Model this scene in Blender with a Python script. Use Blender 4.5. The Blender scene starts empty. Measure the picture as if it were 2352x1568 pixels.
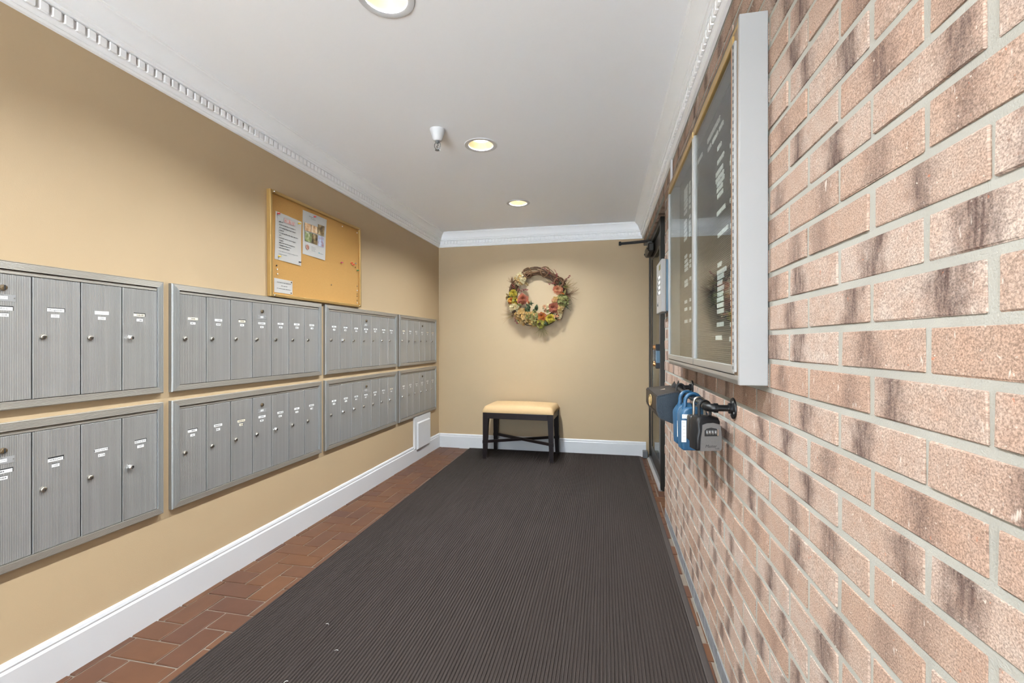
import bpy, bmesh, math, random
from mathutils import Vector, Matrix, Euler
random.seed(7)
PI = math.pi
scene = bpy.context.scene
C = scene.collection

# ---------------------------------------------------------------- camera
F_PX, W_PX, YAW = 1045.0, 2352.0, math.atan(221 / 1045.0)
CAM_H = 1.12
cam = bpy.data.cameras.new('camera')
cam.sensor_width = 36.0
cam.lens = 36.0 * F_PX / W_PX
cam.shift_y = 4.0 / W_PX
cam.clip_start = 0.02
cam_o = bpy.data.objects.new('camera', cam)
cam_o.location = (0, 0, CAM_H)
cam_o.rotation_euler = (PI / 2, 0, YAW)
C.objects.link(cam_o)
scene.camera = cam_o

# ---------------------------------------------------------------- world, exposure
SKY = 8.5                      # overcast daylight through the glazed entrance behind the camera
LAMP_W = 27.5                   # each recessed lamp
world = bpy.data.worlds.new('world'); scene.world = world
world.use_nodes = True
bg = world.node_tree.nodes['Background']
bg.inputs[0].default_value = (0.54, 0.76, 1.0, 1); bg.inputs[1].default_value = SKY
sun = bpy.data.lights.new('sun', 'SUN'); sun.energy = 270.0; sun.angle = 0.01; sun.color = (0.90, 0.96, 1.0)
sun_o = bpy.data.objects.new('sun', sun); C.objects.link(sun_o)
sun_o.rotation_euler = (math.radians(33), 0, math.radians(-8))      # high sun in front of the entrance: lights the pavement and the floor just inside it
scene.view_settings.view_transform = 'Standard'
scene.view_settings.look = 'None'
scene.view_settings.exposure = 0.1
scene.view_settings.gamma = 1.0
scene.view_settings.use_curve_mapping = False
scene.cycles.max_bounces = 6
scene.cycles.diffuse_bounces = 4
scene.cycles.adaptive_threshold = 0.05
scene.cycles.transparent_max_bounces = 12
scene.cycles.sample_clamp_indirect = 0.0

# ---------------------------------------------------------------- materials
def lin(r, g, b):
    f = lambda c: (c / 255.0 / 12.92) if c <= 10.3 else ((c / 255.0 + 0.055) / 1.055) ** 2.4
    return (f(r), f(g), f(b), 1)

def new_mat(name):
    m = bpy.data.materials.new(name); m.use_nodes = True
    nt = m.node_tree
    return m, nt, nt.nodes['Principled BSDF']

def N(nt, typ, **kw):
    n = nt.nodes.new(typ)
    for k, v in kw.items(): setattr(n, k, v)
    return n

def mat(name, col, rough=0.5, metal=0.0, var=0.0, scale=20.0, bump=0.0, bscale=200.0, spec=0.5, coat=0.0, stretch=None):
    m, nt, p = new_mat(name)
    p.inputs['Base Color'].default_value = col if len(col) == 4 else (*col, 1)
    p.inputs['Roughness'].default_value = rough
    p.inputs['Metallic'].default_value = metal
    p.inputs['Specular IOR Level'].default_value = spec
    if coat: p.inputs['Coat Weight'].default_value = coat
    tc = N(nt, 'ShaderNodeTexCoord')
    src = tc.outputs['Object']
    if stretch:
        mp = N(nt, 'ShaderNodeMapping'); mp.inputs['Scale'].default_value = stretch
        nt.links.new(src, mp.inputs[0]); src = mp.outputs[0]
    if var:
        n = N(nt, 'ShaderNodeTexNoise'); n.inputs['Scale'].default_value = scale; n.inputs['Detail'].default_value = 5
        nt.links.new(src, n.inputs['Vector'])
        mx = N(nt, 'ShaderNodeMix', data_type='RGBA')
        c = Vector(col[:3])
        mx.inputs[6].default_value = (*(c * (1 - var)), 1); mx.inputs[7].default_value = (*[min(1, q) for q in c * (1 + var)], 1)
        nt.links.new(n.outputs['Fac'], mx.inputs[0]); nt.links.new(mx.outputs[2], p.inputs['Base Color'])
    if bump:
        n = N(nt, 'ShaderNodeTexNoise'); n.inputs['Scale'].default_value = bscale; n.inputs['Detail'].default_value = 4
        nt.links.new(src, n.inputs['Vector'])
        b = N(nt, 'ShaderNodeBump'); b.inputs['Strength'].default_value = bump; b.inputs['Distance'].default_value = 0.002
        nt.links.new(n.outputs['Fac'], b.inputs['Height']); nt.links.new(b.outputs[0], p.inputs['Normal'])
    return m

def ribbed_metal(name, col, axis, pitch=0.0042, rough=0.42, metal=0.55, strength=0.55, streak='Z'):
    """brushed aluminium with fine pressed ribs whose profile varies along `axis`"""
    m, nt, p = new_mat(name)
    p.inputs['Roughness'].default_value = rough; p.inputs['Metallic'].default_value = metal
    tc = N(nt, 'ShaderNodeTexCoord')
    w = N(nt, 'ShaderNodeTexWave', wave_type='BANDS', bands_direction=axis, wave_profile='SIN')
    w.inputs['Scale'].default_value = 2 * PI / pitch / 20.0
    nt.links.new(tc.outputs['Object'], w.inputs['Vector'])
    mp = N(nt, 'ShaderNodeMapping')
    mp.inputs['Scale'].default_value = (1, 60, 1.2) if streak == 'Z' else (1, 1.2, 60)
    nt.links.new(tc.outputs['Object'], mp.inputs[0])
    oi = N(nt, 'ShaderNodeObjectInfo')
    va = N(nt, 'ShaderNodeVectorMath', operation='ADD')
    vs = N(nt, 'ShaderNodeVectorMath', operation='SCALE'); vs.inputs[0].default_value = (7, 31, 13)
    nt.links.new(oi.outputs['Random'], vs.inputs['Scale']); nt.links.new(mp.outputs[0], va.inputs[0]); nt.links.new(vs.outputs[0], va.inputs[1])
    no = N(nt, 'ShaderNodeTexNoise'); no.inputs['Scale'].default_value = 1.0; no.inputs['Detail'].default_value = 4
    nt.links.new(va.outputs[0], no.inputs['Vector'])
    mx = N(nt, 'ShaderNodeMix', data_type='RGBA'); c = Vector(col[:3])
    mx.inputs[6].default_value = (*(c * 0.80), 1); mx.inputs[7].default_value = (*(c * 1.15), 1)
    nt.links.new(no.outputs['Fac'], mx.inputs[0])
    mw = N(nt, 'ShaderNodeMix', data_type='RGBA', blend_type='MULTIPLY'); mw.inputs[0].default_value = 0.3
    nt.links.new(mx.outputs[2], mw.inputs[6]); nt.links.new(w.outputs['Color'], mw.inputs[7])
    nt.links.new(mw.outputs[2], p.inputs['Base Color'])
    b = N(nt, 'ShaderNodeBump'); b.inputs['Strength'].default_value = strength; b.inputs['Distance'].default_value = 0.001
    nt.links.new(w.outputs['Fac'], b.inputs['Height']); nt.links.new(b.outputs[0], p.inputs['Normal'])
    return m

def glass_mat(name, tint, ior=1.5, rough=0.0):
    m = bpy.data.materials.new(name); m.use_nodes = True; nt = m.node_tree
    nt.nodes.clear()
    out = N(nt, 'ShaderNodeOutputMaterial'); mix = N(nt, 'ShaderNodeMixShader')
    tr = N(nt, 'ShaderNodeBsdfTransparent'); tr.inputs[0].default_value = tint
    gl = N(nt, 'ShaderNodeBsdfGlossy'); gl.inputs['Roughness'].default_value = rough
    lw = N(nt, 'ShaderNodeLayerWeight'); lw.inputs['Blend'].default_value = 0.5
    pw = N(nt, 'ShaderNodeMath', operation='POWER'); pw.inputs[1].default_value = 6.0; nt.links.new(lw.outputs['Facing'], pw.inputs[0])
    f0 = ((ior - 1) / (ior + 1)) ** 2
    fr = N(nt, 'ShaderNodeMath', operation='MULTIPLY_ADD'); fr.inputs[1].default_value = 1 - f0; fr.inputs[2].default_value = f0; nt.links.new(pw.outputs[0], fr.inputs[0])
    nt.links.new(fr.outputs[0], mix.inputs[0]); nt.links.new(tr.outputs[0], mix.inputs[1]); nt.links.new(gl.outputs[0], mix.inputs[2])
    nt.links.new(mix.outputs[0], out.inputs[0])
    return m

def emit_mat(name, col, s):
    m, nt, p = new_mat(name)
    p.inputs['Base Color'].default_value = (0.9, 0.9, 0.9, 1)
    p.inputs['Emission Color'].default_value = col; p.inputs['Emission Strength'].default_value = s
    m.cycles.emission_sampling = 'NONE'
    return m

def brick_mat():
    m, nt, p = new_mat('clay_brick')
    L = nt.links.new
    uv = N(nt, 'ShaderNodeUVMap')
    oi = N(nt, 'ShaderNodeObjectInfo'); at = N(nt, 'ShaderNodeAttribute', attribute_name='rnd')
    sd = N(nt, 'ShaderNodeMath', operation='ADD'); L(oi.outputs['Random'], sd.inputs[0]); L(at.outputs['Fac'], sd.inputs[1])
    wn = N(nt, 'ShaderNodeTexWhiteNoise', noise_dimensions='1D'); L(sd.outputs[0], wn.inputs['W'])
    sp = N(nt, 'ShaderNodeSeparateColor'); L(wn.outputs['Color'], sp.inputs[0])
    ofs = N(nt, 'ShaderNodeVectorMath', operation='SCALE'); L(wn.outputs['Color'], ofs.inputs[0]); ofs.inputs['Scale'].default_value = 40
    co = N(nt, 'ShaderNodeVectorMath', operation='ADD'); L(uv.outputs[0], co.inputs[0]); L(ofs.outputs[0], co.inputs[1])
    def noise(scale, detail=4, vec=None, rough=0.6):
        n = N(nt, 'ShaderNodeTexNoise'); n.inputs['Scale'].default_value = scale; n.inputs['Detail'].default_value = detail
        n.inputs['Roughness'].default_value = rough
        L(vec or co.outputs[0], n.inputs['Vector']); return n.outputs['Fac']
    def mixc(fac, a, b):
        x = N(nt, 'ShaderNodeMix', data_type='RGBA')
        if isinstance(fac, float): x.inputs[0].default_value = fac
        else: L(fac, x.inputs[0])
        for s, v in ((6, a), (7, b)):
            if isinstance(v, tuple): x.inputs[s].default_value = v
            else: L(v, x.inputs[s])
        return x.outputs[2]
    def ramp(src, lo, hi, a=0.0, b=1.0):
        r = N(nt, 'ShaderNodeMapRange'); r.inputs[1].default_value = lo; r.inputs[2].default_value = hi
        r.inputs[3].default_value = a; r.inputs[4].default_value = b; L(src, r.inputs[0]); return r.outputs[0]
    def mul(a, b):
        x = N(nt, 'ShaderNodeMath', operation='MULTIPLY')
        for i, v in enumerate((a, b)):
            if isinstance(v, float): x.inputs[i].default_value = v
            else: L(v, x.inputs[i])
        return x.outputs[0]
    base = mixc(sp.outputs[0], (0.36, 0.25, 0.19, 1), (0.425, 0.34, 0.288, 1))
    base = mixc(mul(ramp(sp.outputs[1], 0.55, 1.0), 0.5), base, (0.34, 0.21, 0.15, 1))
    base = mixc(ramp(noise(28, 3), 0.35, 0.72, 0.0, 0.55), base, (0.36, 0.225, 0.16, 1))
    # flashed dark band: kiln marks at a random place along the brick, streaked upright
    su = N(nt, 'ShaderNodeSeparateXYZ'); L(uv.outputs[0], su.inputs[0])
    cen = ramp(sp.outputs[2], 0, 1, 0.035, 0.165)
    wob = N(nt, 'ShaderNodeMath', operation='MULTIPLY_ADD'); L(noise(22, 3), wob.inputs[0]); wob.inputs[1].default_value = 0.07; L(su.outputs[0], wob.inputs[2])
    df = N(nt, 'ShaderNodeMath', operation='SUBTRACT'); L(wob.outputs[0], df.inputs[0])
    cc = N(nt, 'ShaderNodeMath', operation='ADD'); L(cen, cc.inputs[0]); cc.inputs[1].default_value = 0.035; L(cc.outputs[0], df.inputs[1])
    ab = N(nt, 'ShaderNodeMath', operation='ABSOLUTE'); L(df.outputs[0], ab.inputs[0])
    band = ramp(ab.outputs[0], 0.008, 0.040, 1.0, 0.0)
    st = N(nt, 'ShaderNodeMapping'); st.inputs['Scale'].default_value = (130, 16, 1); L(co.outputs[0], st.inputs[0])
    stn = noise(1.0, 3, st.outputs[0])
    band = mul(band, ramp(stn, 0.25, 0.65, 0.35, 1.0))
    amt = ramp(wn.outputs['Value'], 0.0, 0.7, 0.4, 1.0)
    col = mixc(mul(band, amt), base, (0.10, 0.064, 0.053, 1))
    hi = N(nt, 'ShaderNodeMix', data_type='RGBA', blend_type='MULTIPLY'); hi.inputs[0].default_value = 1.0
    L(col, hi.inputs[6]); L(ramp(noise(420, 3, None, 0.7), 0.36, 0.64, 0.62, 1.40), hi.inputs[7]); col = hi.outputs[2]   # sandy mottling
    col = mixc(ramp(noise(170, 3, None, 0.6), 0.66, 0.74, 0.0, 0.8), col, (0.66, 0.57, 0.49, 1))    # pale grit
    col = mixc(ramp(noise(200, 3, None, 0.6), 0.36, 0.29, 0.0, 0.6), col, (0.19, 0.10, 0.07, 1))      # dark grit
    st2 = N(nt, 'ShaderNodeMapping'); st2.inputs['Scale'].default_value = (120, 32, 1); st2.inputs['Location'].default_value = (3, 5, 0); L(co.outputs[0], st2.inputs[0])
    col = mixc(ramp(noise(1.0, 2, st2.outputs[0]), 0.69, 0.76, 0.0, 0.75), col, (0.64, 0.57, 0.50, 1))  # lime streaks
    col = mixc(ramp(noise(75, 3), 0.70, 0.74, 0.0, 0.7), col, (0.50, 0.17, 0.09, 1))                  # red chips
    L(col, p.inputs['Base Color'])
    p.inputs['Roughness'].default_value = 0.9; p.inputs['Specular IOR Level'].default_value = 0.25
    b = N(nt, 'ShaderNodeBump'); b.inputs['Strength'].default_value = 0.5; b.inputs['Distance'].default_value = 0.0015
    L(noise(300, 2), b.inputs['Height']); L(b.outputs[0], p.inputs['Normal'])
    return m

def tile_mat():
    m, nt, p = new_mat('terracotta_tile'); L = nt.links.new
    oi = N(nt, 'ShaderNodeObjectInfo'); tc = N(nt, 'ShaderNodeTexCoord')
    ad = N(nt, 'ShaderNodeVectorMath', operation='ADD'); L(tc.outputs['Object'], ad.inputs[0])
    sc = N(nt, 'ShaderNodeVectorMath', operation='SCALE'); sc.inputs[0].default_value = (17, 9, 4); L(oi.outputs['Random'], sc.inputs['Scale']); L(sc.outputs[0], ad.inputs[1])
    n = N(nt, 'ShaderNodeTexNoise'); n.inputs['Scale'].default_value = 14; n.inputs['Detail'].default_value = 5; L(ad.outputs[0], n.inputs['Vector'])
    a = N(nt, 'ShaderNodeMix', data_type='RGBA'); a.inputs[6].default_value = lin(82, 54, 41); a.inputs[7].default_value = lin(94, 62, 41); L(oi.outputs['Random'], a.inputs[0])
    b = N(nt, 'ShaderNodeMix', data_type='RGBA', blend_type='MULTIPLY'); b.inputs[0].default_value = 0.45
    L(a.outputs[2], b.inputs[6]); L(n.outputs['Color'], b.inputs[7])
    g = N(nt, 'ShaderNodeMath', operation='MULTIPLY_ADD'); g.inputs[1].default_value = 0.4; g.inputs[2].default_value = 0.8; L(n.outputs['Fac'], g.inputs[0])
    hv = N(nt, 'ShaderNodeMix', data_type='RGBA', blend_type='MULTIPLY'); hv.inputs[0].default_value = 1.0
    L(a.outputs[2], hv.inputs[6]); L(g.outputs[0], hv.inputs[7]); L(hv.outputs[2], p.inputs['Base Color'])
    p.inputs['Roughness'].default_value = 0.5; p.inputs['Specular IOR Level'].default_value = 0.3
    bp = N(nt, 'ShaderNodeBump'); bp.inputs['Strength'].default_value = 0.15; bp.inputs['Distance'].default_value = 0.002
    L(n.outputs['Fac'], bp.inputs['Height']); L(bp.outputs[0], p.inputs['Normal'])
    return m

M = {}
M['wall'] = mat('tan_wall_paint', lin(180, 157, 124), 0.62, var=0.03, scale=3, bump=0.12, bscale=260)
M['ceil'] = mat('ceiling_paint', (0.90, 0.91, 0.93), 0.8, bump=0.06, bscale=180)
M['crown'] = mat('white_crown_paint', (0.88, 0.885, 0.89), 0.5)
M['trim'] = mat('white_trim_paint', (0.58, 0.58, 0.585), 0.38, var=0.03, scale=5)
M['brick'] = brick_mat()
M['brick_grey'] = mat('bottom_grey_brick', (0.19, 0.19, 0.20), 0.9, var=0.45, scale=35, bump=0.4, bscale=300, spec=0.25)  # grey bricks of the bottom course
M['mortar'] = mat('mortar', (0.37, 0.36, 0.32), 0.95, var=0.14, scale=9, bump=0.5, bscale=420, spec=0.2)
M['grout'] = mat('floor_grout', (0.17, 0.135, 0.105), 0.9, var=0.25, scale=20, bump=0.3)
M['tile'] = tile_mat()
M['carpet'] = mat('carpet_pile', lin(62, 55, 52), 0.97, var=0.45, scale=520, bump=1.0, bscale=700, spec=0.1)
M['rubber'] = mat('dark_rubber', lin(62, 54, 50), 0.8, var=0.1)
AL = (0.46, 0.455, 0.44, 1)
M['alu_door'] = ribbed_metal('ribbed_aluminium_upright', AL, 'Y')
M['alu_up'] = ribbed_metal('ribbed_aluminium_side', (0.42, 0.43, 0.42, 1), 'Y', 0.0036)
M['alu_lie'] = ribbed_metal('ribbed_aluminium_rail', (0.43, 0.395, 0.34, 1), 'Z', 0.0036, streak='Y')  # tan tint stands in for surroundings reflected in the rails
M['alu'] = mat('satin_aluminium', (0.72, 0.72, 0.71), 0.36, 0.75, var=0.06, scale=40, stretch=(1, 1, 0.03))
M['alu_dull'] = mat('dull_aluminium', (0.34, 0.325, 0.30), 0.45, 0.6, var=0.05)
M['alu_white'] = mat('pale_aluminium', (0.325, 0.322, 0.315), 0.45, 0.15)
M['bronze_lip'] = mat('tan_aluminium_lip', (0.30, 0.22, 0.15), 0.45, 0.5)
M['gap'] = mat('dark_gap', (0.02, 0.02, 0.02), 0.8)
M['nickel'] = mat('worn_nickel', (0.40, 0.37, 0.32), 0.30, 1.0, var=0.25, scale=120)
M['chrome'] = mat('chrome', (0.75, 0.75, 0.74), 0.12, 1.0)
M['black'] = mat('black_plastic', (0.012, 0.012, 0.013), 0.42)
M['card'] = mat('paper_card', (0.86, 0.86, 0.84), 0.8)
M['card_old'] = mat('yellowed_card', (0.80, 0.72, 0.56), 0.8)
M['ink'] = mat('dark_ink', (0.03, 0.03, 0.035), 0.8)
M['ink_grey'] = mat('grey_ink', (0.25, 0.26, 0.27), 0.8)
M['gold'] = mat('gold_frame_and_reflection', (0.50, 0.33, 0.12), 0.36, 0.65)  # gold board frame; on the cabinet a painted warm reflection over aluminium
M['cork'] = mat('cork', lin(184, 141, 82), 0.9, var=0.20, scale=330, bump=0.4, bscale=500, spec=0.2)
M['espresso'] = mat('espresso_wood', (0.011, 0.006, 0.006), 0.42, var=0.3, scale=30, stretch=(1, 1, 0.1), spec=0.3)
M['fabric'] = mat('cream_fabric', lin(190, 160, 116), 0.75, var=0.04, scale=60, bump=0.2, bscale=900)
M['bronze'] = mat('dark_bronze_frame', (0.045, 0.040, 0.034), 0.36, 0.55, var=0.1, scale=10)
M['iron'] = mat('black_iron_pipe', (0.012, 0.012, 0.013), 0.33, 0.3, bump=0.3, bscale=180)
M['blue'] = mat('blue_enamel', (0.016, 0.080, 0.165), 0.35, bump=0.15, bscale=600)
M['navy'] = mat('black_plastic_blue_reflection', (0.004, 0.015, 0.027), 0.42, bump=0.5, bscale=700)  # black plastic with reflected blue daylight put into the colour
M['brownbox'] = mat('black_plastic_brown_tint', (0.020, 0.014, 0.010), 0.42, bump=0.2, bscale=600)  # black lockbox plastic, brown of reflected light put into the colour
M['silver'] = mat('silver_plate', (0.23, 0.23, 0.23), 0.4, 0.6, var=0.08, scale=150)
M['vinyl'] = mat('black_vinyl', (0.009, 0.009, 0.010), 0.40, spec=0.35)
M['steel_blue'] = mat('blue_grey_steel', (0.13, 0.22, 0.30), 0.45, 0.2)
M['grey_metal'] = mat('grey_metal', (0.16, 0.16, 0.16), 0.4, 0.5)
M['felt'] = None
M['letter'] = mat('white_plastic_letter', (0.85, 0.85, 0.82), 0.5)
M['glass'] = glass_mat('cabinet_glass', (0.93, 0.96, 0.95, 1), 1.5)
M['door_glass'] = glass_mat('door_glass', (0.62, 0.68, 0.64, 1), 1.55)
M['copper'] = mat('coppery_brass', (0.60, 0.30, 0.12), 0.3, 0.9)
M['reflector'] = mat('warm_reflector', (0.76, 0.60, 0.34), 0.5)
M['lens'] = emit_mat('lit_lens', (1, 0.95, 0.85, 1), 3.0)
M['twig'] = mat('grapevine', (0.095, 0.042, 0.018), 0.85, var=0.5, scale=70)
M['twig2'] = mat('pale_grapevine', (0.165, 0.082, 0.036), 0.85, var=0.4, scale=70)
M['twig3'] = mat('dark_grapevine', (0.040, 0.017, 0.009), 0.85, var=0.4, scale=70)
for k, c in dict(coral=(0.31, 0.085, 0.036), peach=(0.40, 0.18, 0.085), orange=(0.36, 0.10, 0.010), yellow=(0.38, 0.27, 0.02), lime=(0.22, 0.20, 0.02),
                 cream=(0.42, 0.34, 0.185), tanflower=(0.36, 0.21, 0.06), olive=(0.16, 0.14, 0.035), green=(0.035, 0.06, 0.018), sage=(0.19, 0.19, 0.06),
                 straw=(0.30, 0.20, 0.08), berry=(0.20, 0.018, 0.025), rose=(0.26, 0.075, 0.045)).items():
    M[k] = mat('flower_' + k, c, 0.75, var=0.3, scale=60)
for k, c in dict(pin_red=(0.65, 0.03, 0.04), pin_yellow=(0.80, 0.52, 0.02), pin_black=(0.015, 0.015, 0.02), pin_white=(0.8, 0.8, 0.78), pin_green=(0.02, 0.22, 0.07),
                 pin_blue=(0.15, 0.3, 0.55), pin_pink=(0.5, 0.06, 0.16), brass=(0.10, 0.065, 0.03)).items():
    M[k] = mat(k, c, 0.3)

def felt():
    m, nt, p = new_mat('grooved_letterboard'); L = nt.links.new
    tc = N(nt, 'ShaderNodeTexCoord')
    w = N(nt, 'ShaderNodeTexWave', wave_type='BANDS', bands_direction='Z'); w.inputs['Scale'].default_value = 2 * PI / 0.0062 / 20
    L(tc.outputs['Object'], w.inputs['Vector'])
    mx = N(nt, 'ShaderNodeMix', data_type='RGBA'); mx.inputs[6].default_value = (0.012, 0.010, 0.009, 1); mx.inputs[7].default_value = (0.075, 0.060, 0.050, 1)
    L(w.outputs['Fac'], mx.inputs[0]); L(mx.outputs[2], p.inputs['Base Color']); p.inputs['Roughness'].default_value = 0.9
    b = N(nt, 'ShaderNodeBump'); b.inputs['Strength'].default_value = 0.7; b.inputs['Distance'].default_value = 0.002
    L(w.outputs['Fac'], b.inputs['Height']); L(b.outputs[0], p.inputs['Normal'])
    return m
M['felt'] = felt()

def photo_mat(name, cols, scale):
    m, nt, p = new_mat(name); L = nt.links.new
    tc = N(nt, 'ShaderNodeTexCoord'); n = N(nt, 'ShaderNodeTexNoise'); n.inputs['Scale'].default_value = scale; n.inputs['Detail'].default_value = 3
    L(tc.outputs['Object'], n.inputs['Vector'])
    r = N(nt, 'ShaderNodeValToRGB'); e = r.color_ramp.elements
    e[0].position = 0.3; e[0].color = (*cols[0], 1); e[1].position = 0.7; e[1].color = (*cols[-1], 1)
    for i, c in enumerate(cols[1:-1]):
        q = e.new(0.3 + 0.4 * (i + 1) / (len(cols) - 1)); q.color = (*c, 1)
    L(n.outputs['Fac'], r.inputs[0]); L(r.outputs[0], p.inputs['Base Color']); p.inputs['Roughness'].default_value = 0.6
    return m
M['ph1'] = photo_mat('photo_print_room', [(0.35, 0.16, 0.06), (0.62, 0.40, 0.22), (0.75, 0.62, 0.45)], 40)
M['ph2'] = photo_mat('photo_print_dark', [(0.03, 0.02, 0.01), (0.20, 0.13, 0.05), (0.55, 0.45, 0.28)], 30)
M['ph3'] = photo_mat('photo_print_garden', [(0.10, 0.09, 0.07), (0.25, 0.30, 0.10), (0.62, 0.55, 0.50)], 34)
M['ph4'] = photo_mat('photo_print_street', [(0.30, 0.10, 0.08), (0.35, 0.38, 0.50), (0.60, 0.62, 0.72)], 40)
M['banner'] = photo_mat('printed_banner', [(0.50, 0.18, 0.16), (0.50, 0.36, 0.33), (0.42, 0.42, 0.40)], 90)
M['skin'] = photo_mat('portrait_print', [(0.18, 0.05, 0.03), (0.50, 0.26, 0.18), (0.70, 0.50, 0.42)], 60)
M['teal'] = mat('teal_ink', (0.16, 0.42, 0.48), 0.7)

# ---------------------------------------------------------------- geometry helpers
class MB:
    """collects shapes, then becomes ONE mesh object"""
    def __init__(self): self.bm = bmesh.new()
    def box(self, x0, x1, y0, y1, z0, z1, bev=0.0, seg=1, mi=0):
        r = bmesh.ops.create_cube(self.bm, size=1.0)
        vs = r['verts']
        for v in vs:
            v.co = Vector((x0 + (v.co.x + .5) * (x1 - x0), y0 + (v.co.y + .5) * (y1 - y0), z0 + (v.co.z + .5) * (z1 - z0)))
        fs = set(f for v in vs for f in v.link_faces)
        for f in fs: f.material_index = mi
        if bev > 0:
            es = list(set(e for v in vs for e in v.link_edges))
            r2 = bmesh.ops.bevel(self.bm, geom=es, offset=bev, segments=seg, affect='EDGES', profile=0.6)
            for f in r2['faces']: f.material_index = mi
        return self
    def prism(self, pts, axis, a, b, mi=0, pts2=None):
        """polygon pts (2-D) extruded along axis from a to b; pts2 = far polygon"""
        def P(p, t):
            return Vector((t, p[0], p[1])) if axis == 'x' else Vector((p[0], t, p[1])) if axis == 'y' else Vector((p[0], p[1], t))
        A = [self.bm.verts.new(P(p, a)) for p in pts]; B = [self.bm.verts.new(P(p, b)) for p in (pts2 or pts)]
        n = len(pts); fs = [self.bm.faces.new(A), self.bm.faces.new(B[::-1])]
        for i in range(n): fs.append(self.bm.faces.new((A[i], B[i], B[(i + 1) % n], A[(i + 1) % n])))
        for f in fs: f.material_index = mi
        bmesh.ops.recalc_face_normals(self.bm, faces=fs)
        return self
    def tube(self, path, r, n=8, mi=0, cap=True, closed=False):
        path = [Vector(p) for p in path]; k = len(path); rs = r if isinstance(r, (list, tuple)) else [r] * k
        rings = []; up = None
        for i, p in enumerate(path):
            if closed: t = path[(i + 1) % k] - path[(i - 1) % k]
            else: t = path[min(i + 1, k - 1)] - path[max(i - 1, 0)]
            t.normalize()
            if up is None: up = Vector((0, 0, 1)) if abs(t.z) < 0.9 else Vector((1, 0, 0))
            a = t.cross(up)
            if a.length < 1e-5: a = t.cross(Vector((1, 0.3, 0)))
            a.normalize(); b = a.cross(t).normalized(); up = b
            rings.append([self.bm.verts.new(p + (a * math.cos(2 * PI * j / n) + b * math.sin(2 * PI * j / n)) * rs[i]) for j in range(n)])
        fs = []
        for i in range(k if closed else k - 1):
            A, B = rings[i], rings[(i + 1) % k]
            for j in range(n): fs.append(self.bm.faces.new((A[j], A[(j + 1) % n], B[(j + 1) % n], B[j])))
        if cap and not closed: fs += [self.bm.faces.new(rings[0][::-1]), self.bm.faces.new(rings[-1])]
        for f in fs: f.material_index = mi
        bmesh.ops.recalc_face_normals(self.bm, faces=fs)
        return self
    def lathe(self, prof, n=24, axis='z', org=(0, 0, 0), mi=0):
        """prof = [(radius, height)] turned around axis"""
        org = Vector(org); rings = []; fs = []
        def P(r, h, t):
            c, s = r * math.cos(t), r * math.sin(t)
            return org + (Vector((c, s, h)) if axis == 'z' else Vector((h, c, s)) if axis == 'x' else Vector((c, h, s)))
        for r, h in prof:
            rings.append([self.bm.verts.new(P(0, h, 0))] if r < 1e-6 else [self.bm.verts.new(P(r, h, 2 * PI * j / n)) for j in range(n)])
        for A, B in zip(rings[:-1], rings[1:]):
            for j in range(n):
                k = (j + 1) % n
                if len(A) == 1 and len(B) == 1: continue
                if len(A) == 1: fs.append(self.bm.faces.new((A[0], B[j], B[k])))
                elif len(B) == 1: fs.append(self.bm.faces.new((A[j], B[0], A[k])))
                else: fs.append(self.bm.faces.new((A[j], B[j], B[k], A[k])))
        for f in fs: f.material_index = mi
        bmesh.ops.recalc_face_normals(self.bm, faces=fs)
        return self
    def poly(self, pts, mi=0):
        f = self.bm.faces.new([self.bm.verts.new(Vector(p)) for p in pts]); f.material_index = mi; return self
    def mesh_of(self, me, mtx, mi=0):
        n0 = len(self.bm.faces); v0 = len(self.bm.verts)
        self.bm.from_mesh(me); self.bm.verts.ensure_lookup_table(); self.bm.faces.ensure_lookup_table()
        for v in self.bm.verts[v0:]: v.co = mtx @ v.co
        for f in self.bm.faces[n0:]: f.material_index = mi
        return self
    def build(self, name, mats, parent=None, smooth=None):
        me = bpy.data.meshes.new(name); self.bm.normal_update(); self.bm.to_mesh(me); self.bm.free()
        for m in (mats if isinstance(mats, (list, tuple)) else [mats]): me.materials.append(M[m] if isinstance(m, str) else m)
        if smooth is not None:
            me.polygons.foreach_set('use_smooth', [True] * len(me.polygons))
            if smooth < 180: me.set_sharp_from_angle(angle=math.radians(smooth))
        o = bpy.data.objects.new(name, me); C.objects.link(o)
        if parent: o.parent = parent
        return o

def tag(o, label=None, cat=None, group=None, kind=None):
    if label: o['label'] = label
    if cat: o['category'] = cat
    if group: o['group'] = group
    if kind: o['kind'] = kind
    return o
def thing(name, label, cat, loc=(0, 0, 0), rotz=0.0, group=None, kind=None):
    o = bpy.data.objects.new(name, None); o.empty_display_size = 0.05
    C.objects.link(o); o.location = loc; o.rotation_euler = (0, 0, rotz)
    return tag(o, label, cat, group, kind)
def struct(name, mb, m, label, smooth=None):
    return tag(mb.build(name, m, None, smooth), label, None, None, 'structure')
def inst(src_mesh, name, parent, loc=(0, 0, 0), rot=(0, 0, 0), scale=(1, 1, 1)):
    o = bpy.data.objects.new(name, src_mesh); C.objects.link(o)
    o.parent = parent; o.location = loc; o.rotation_euler = rot; o.scale = scale
    return o

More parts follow.
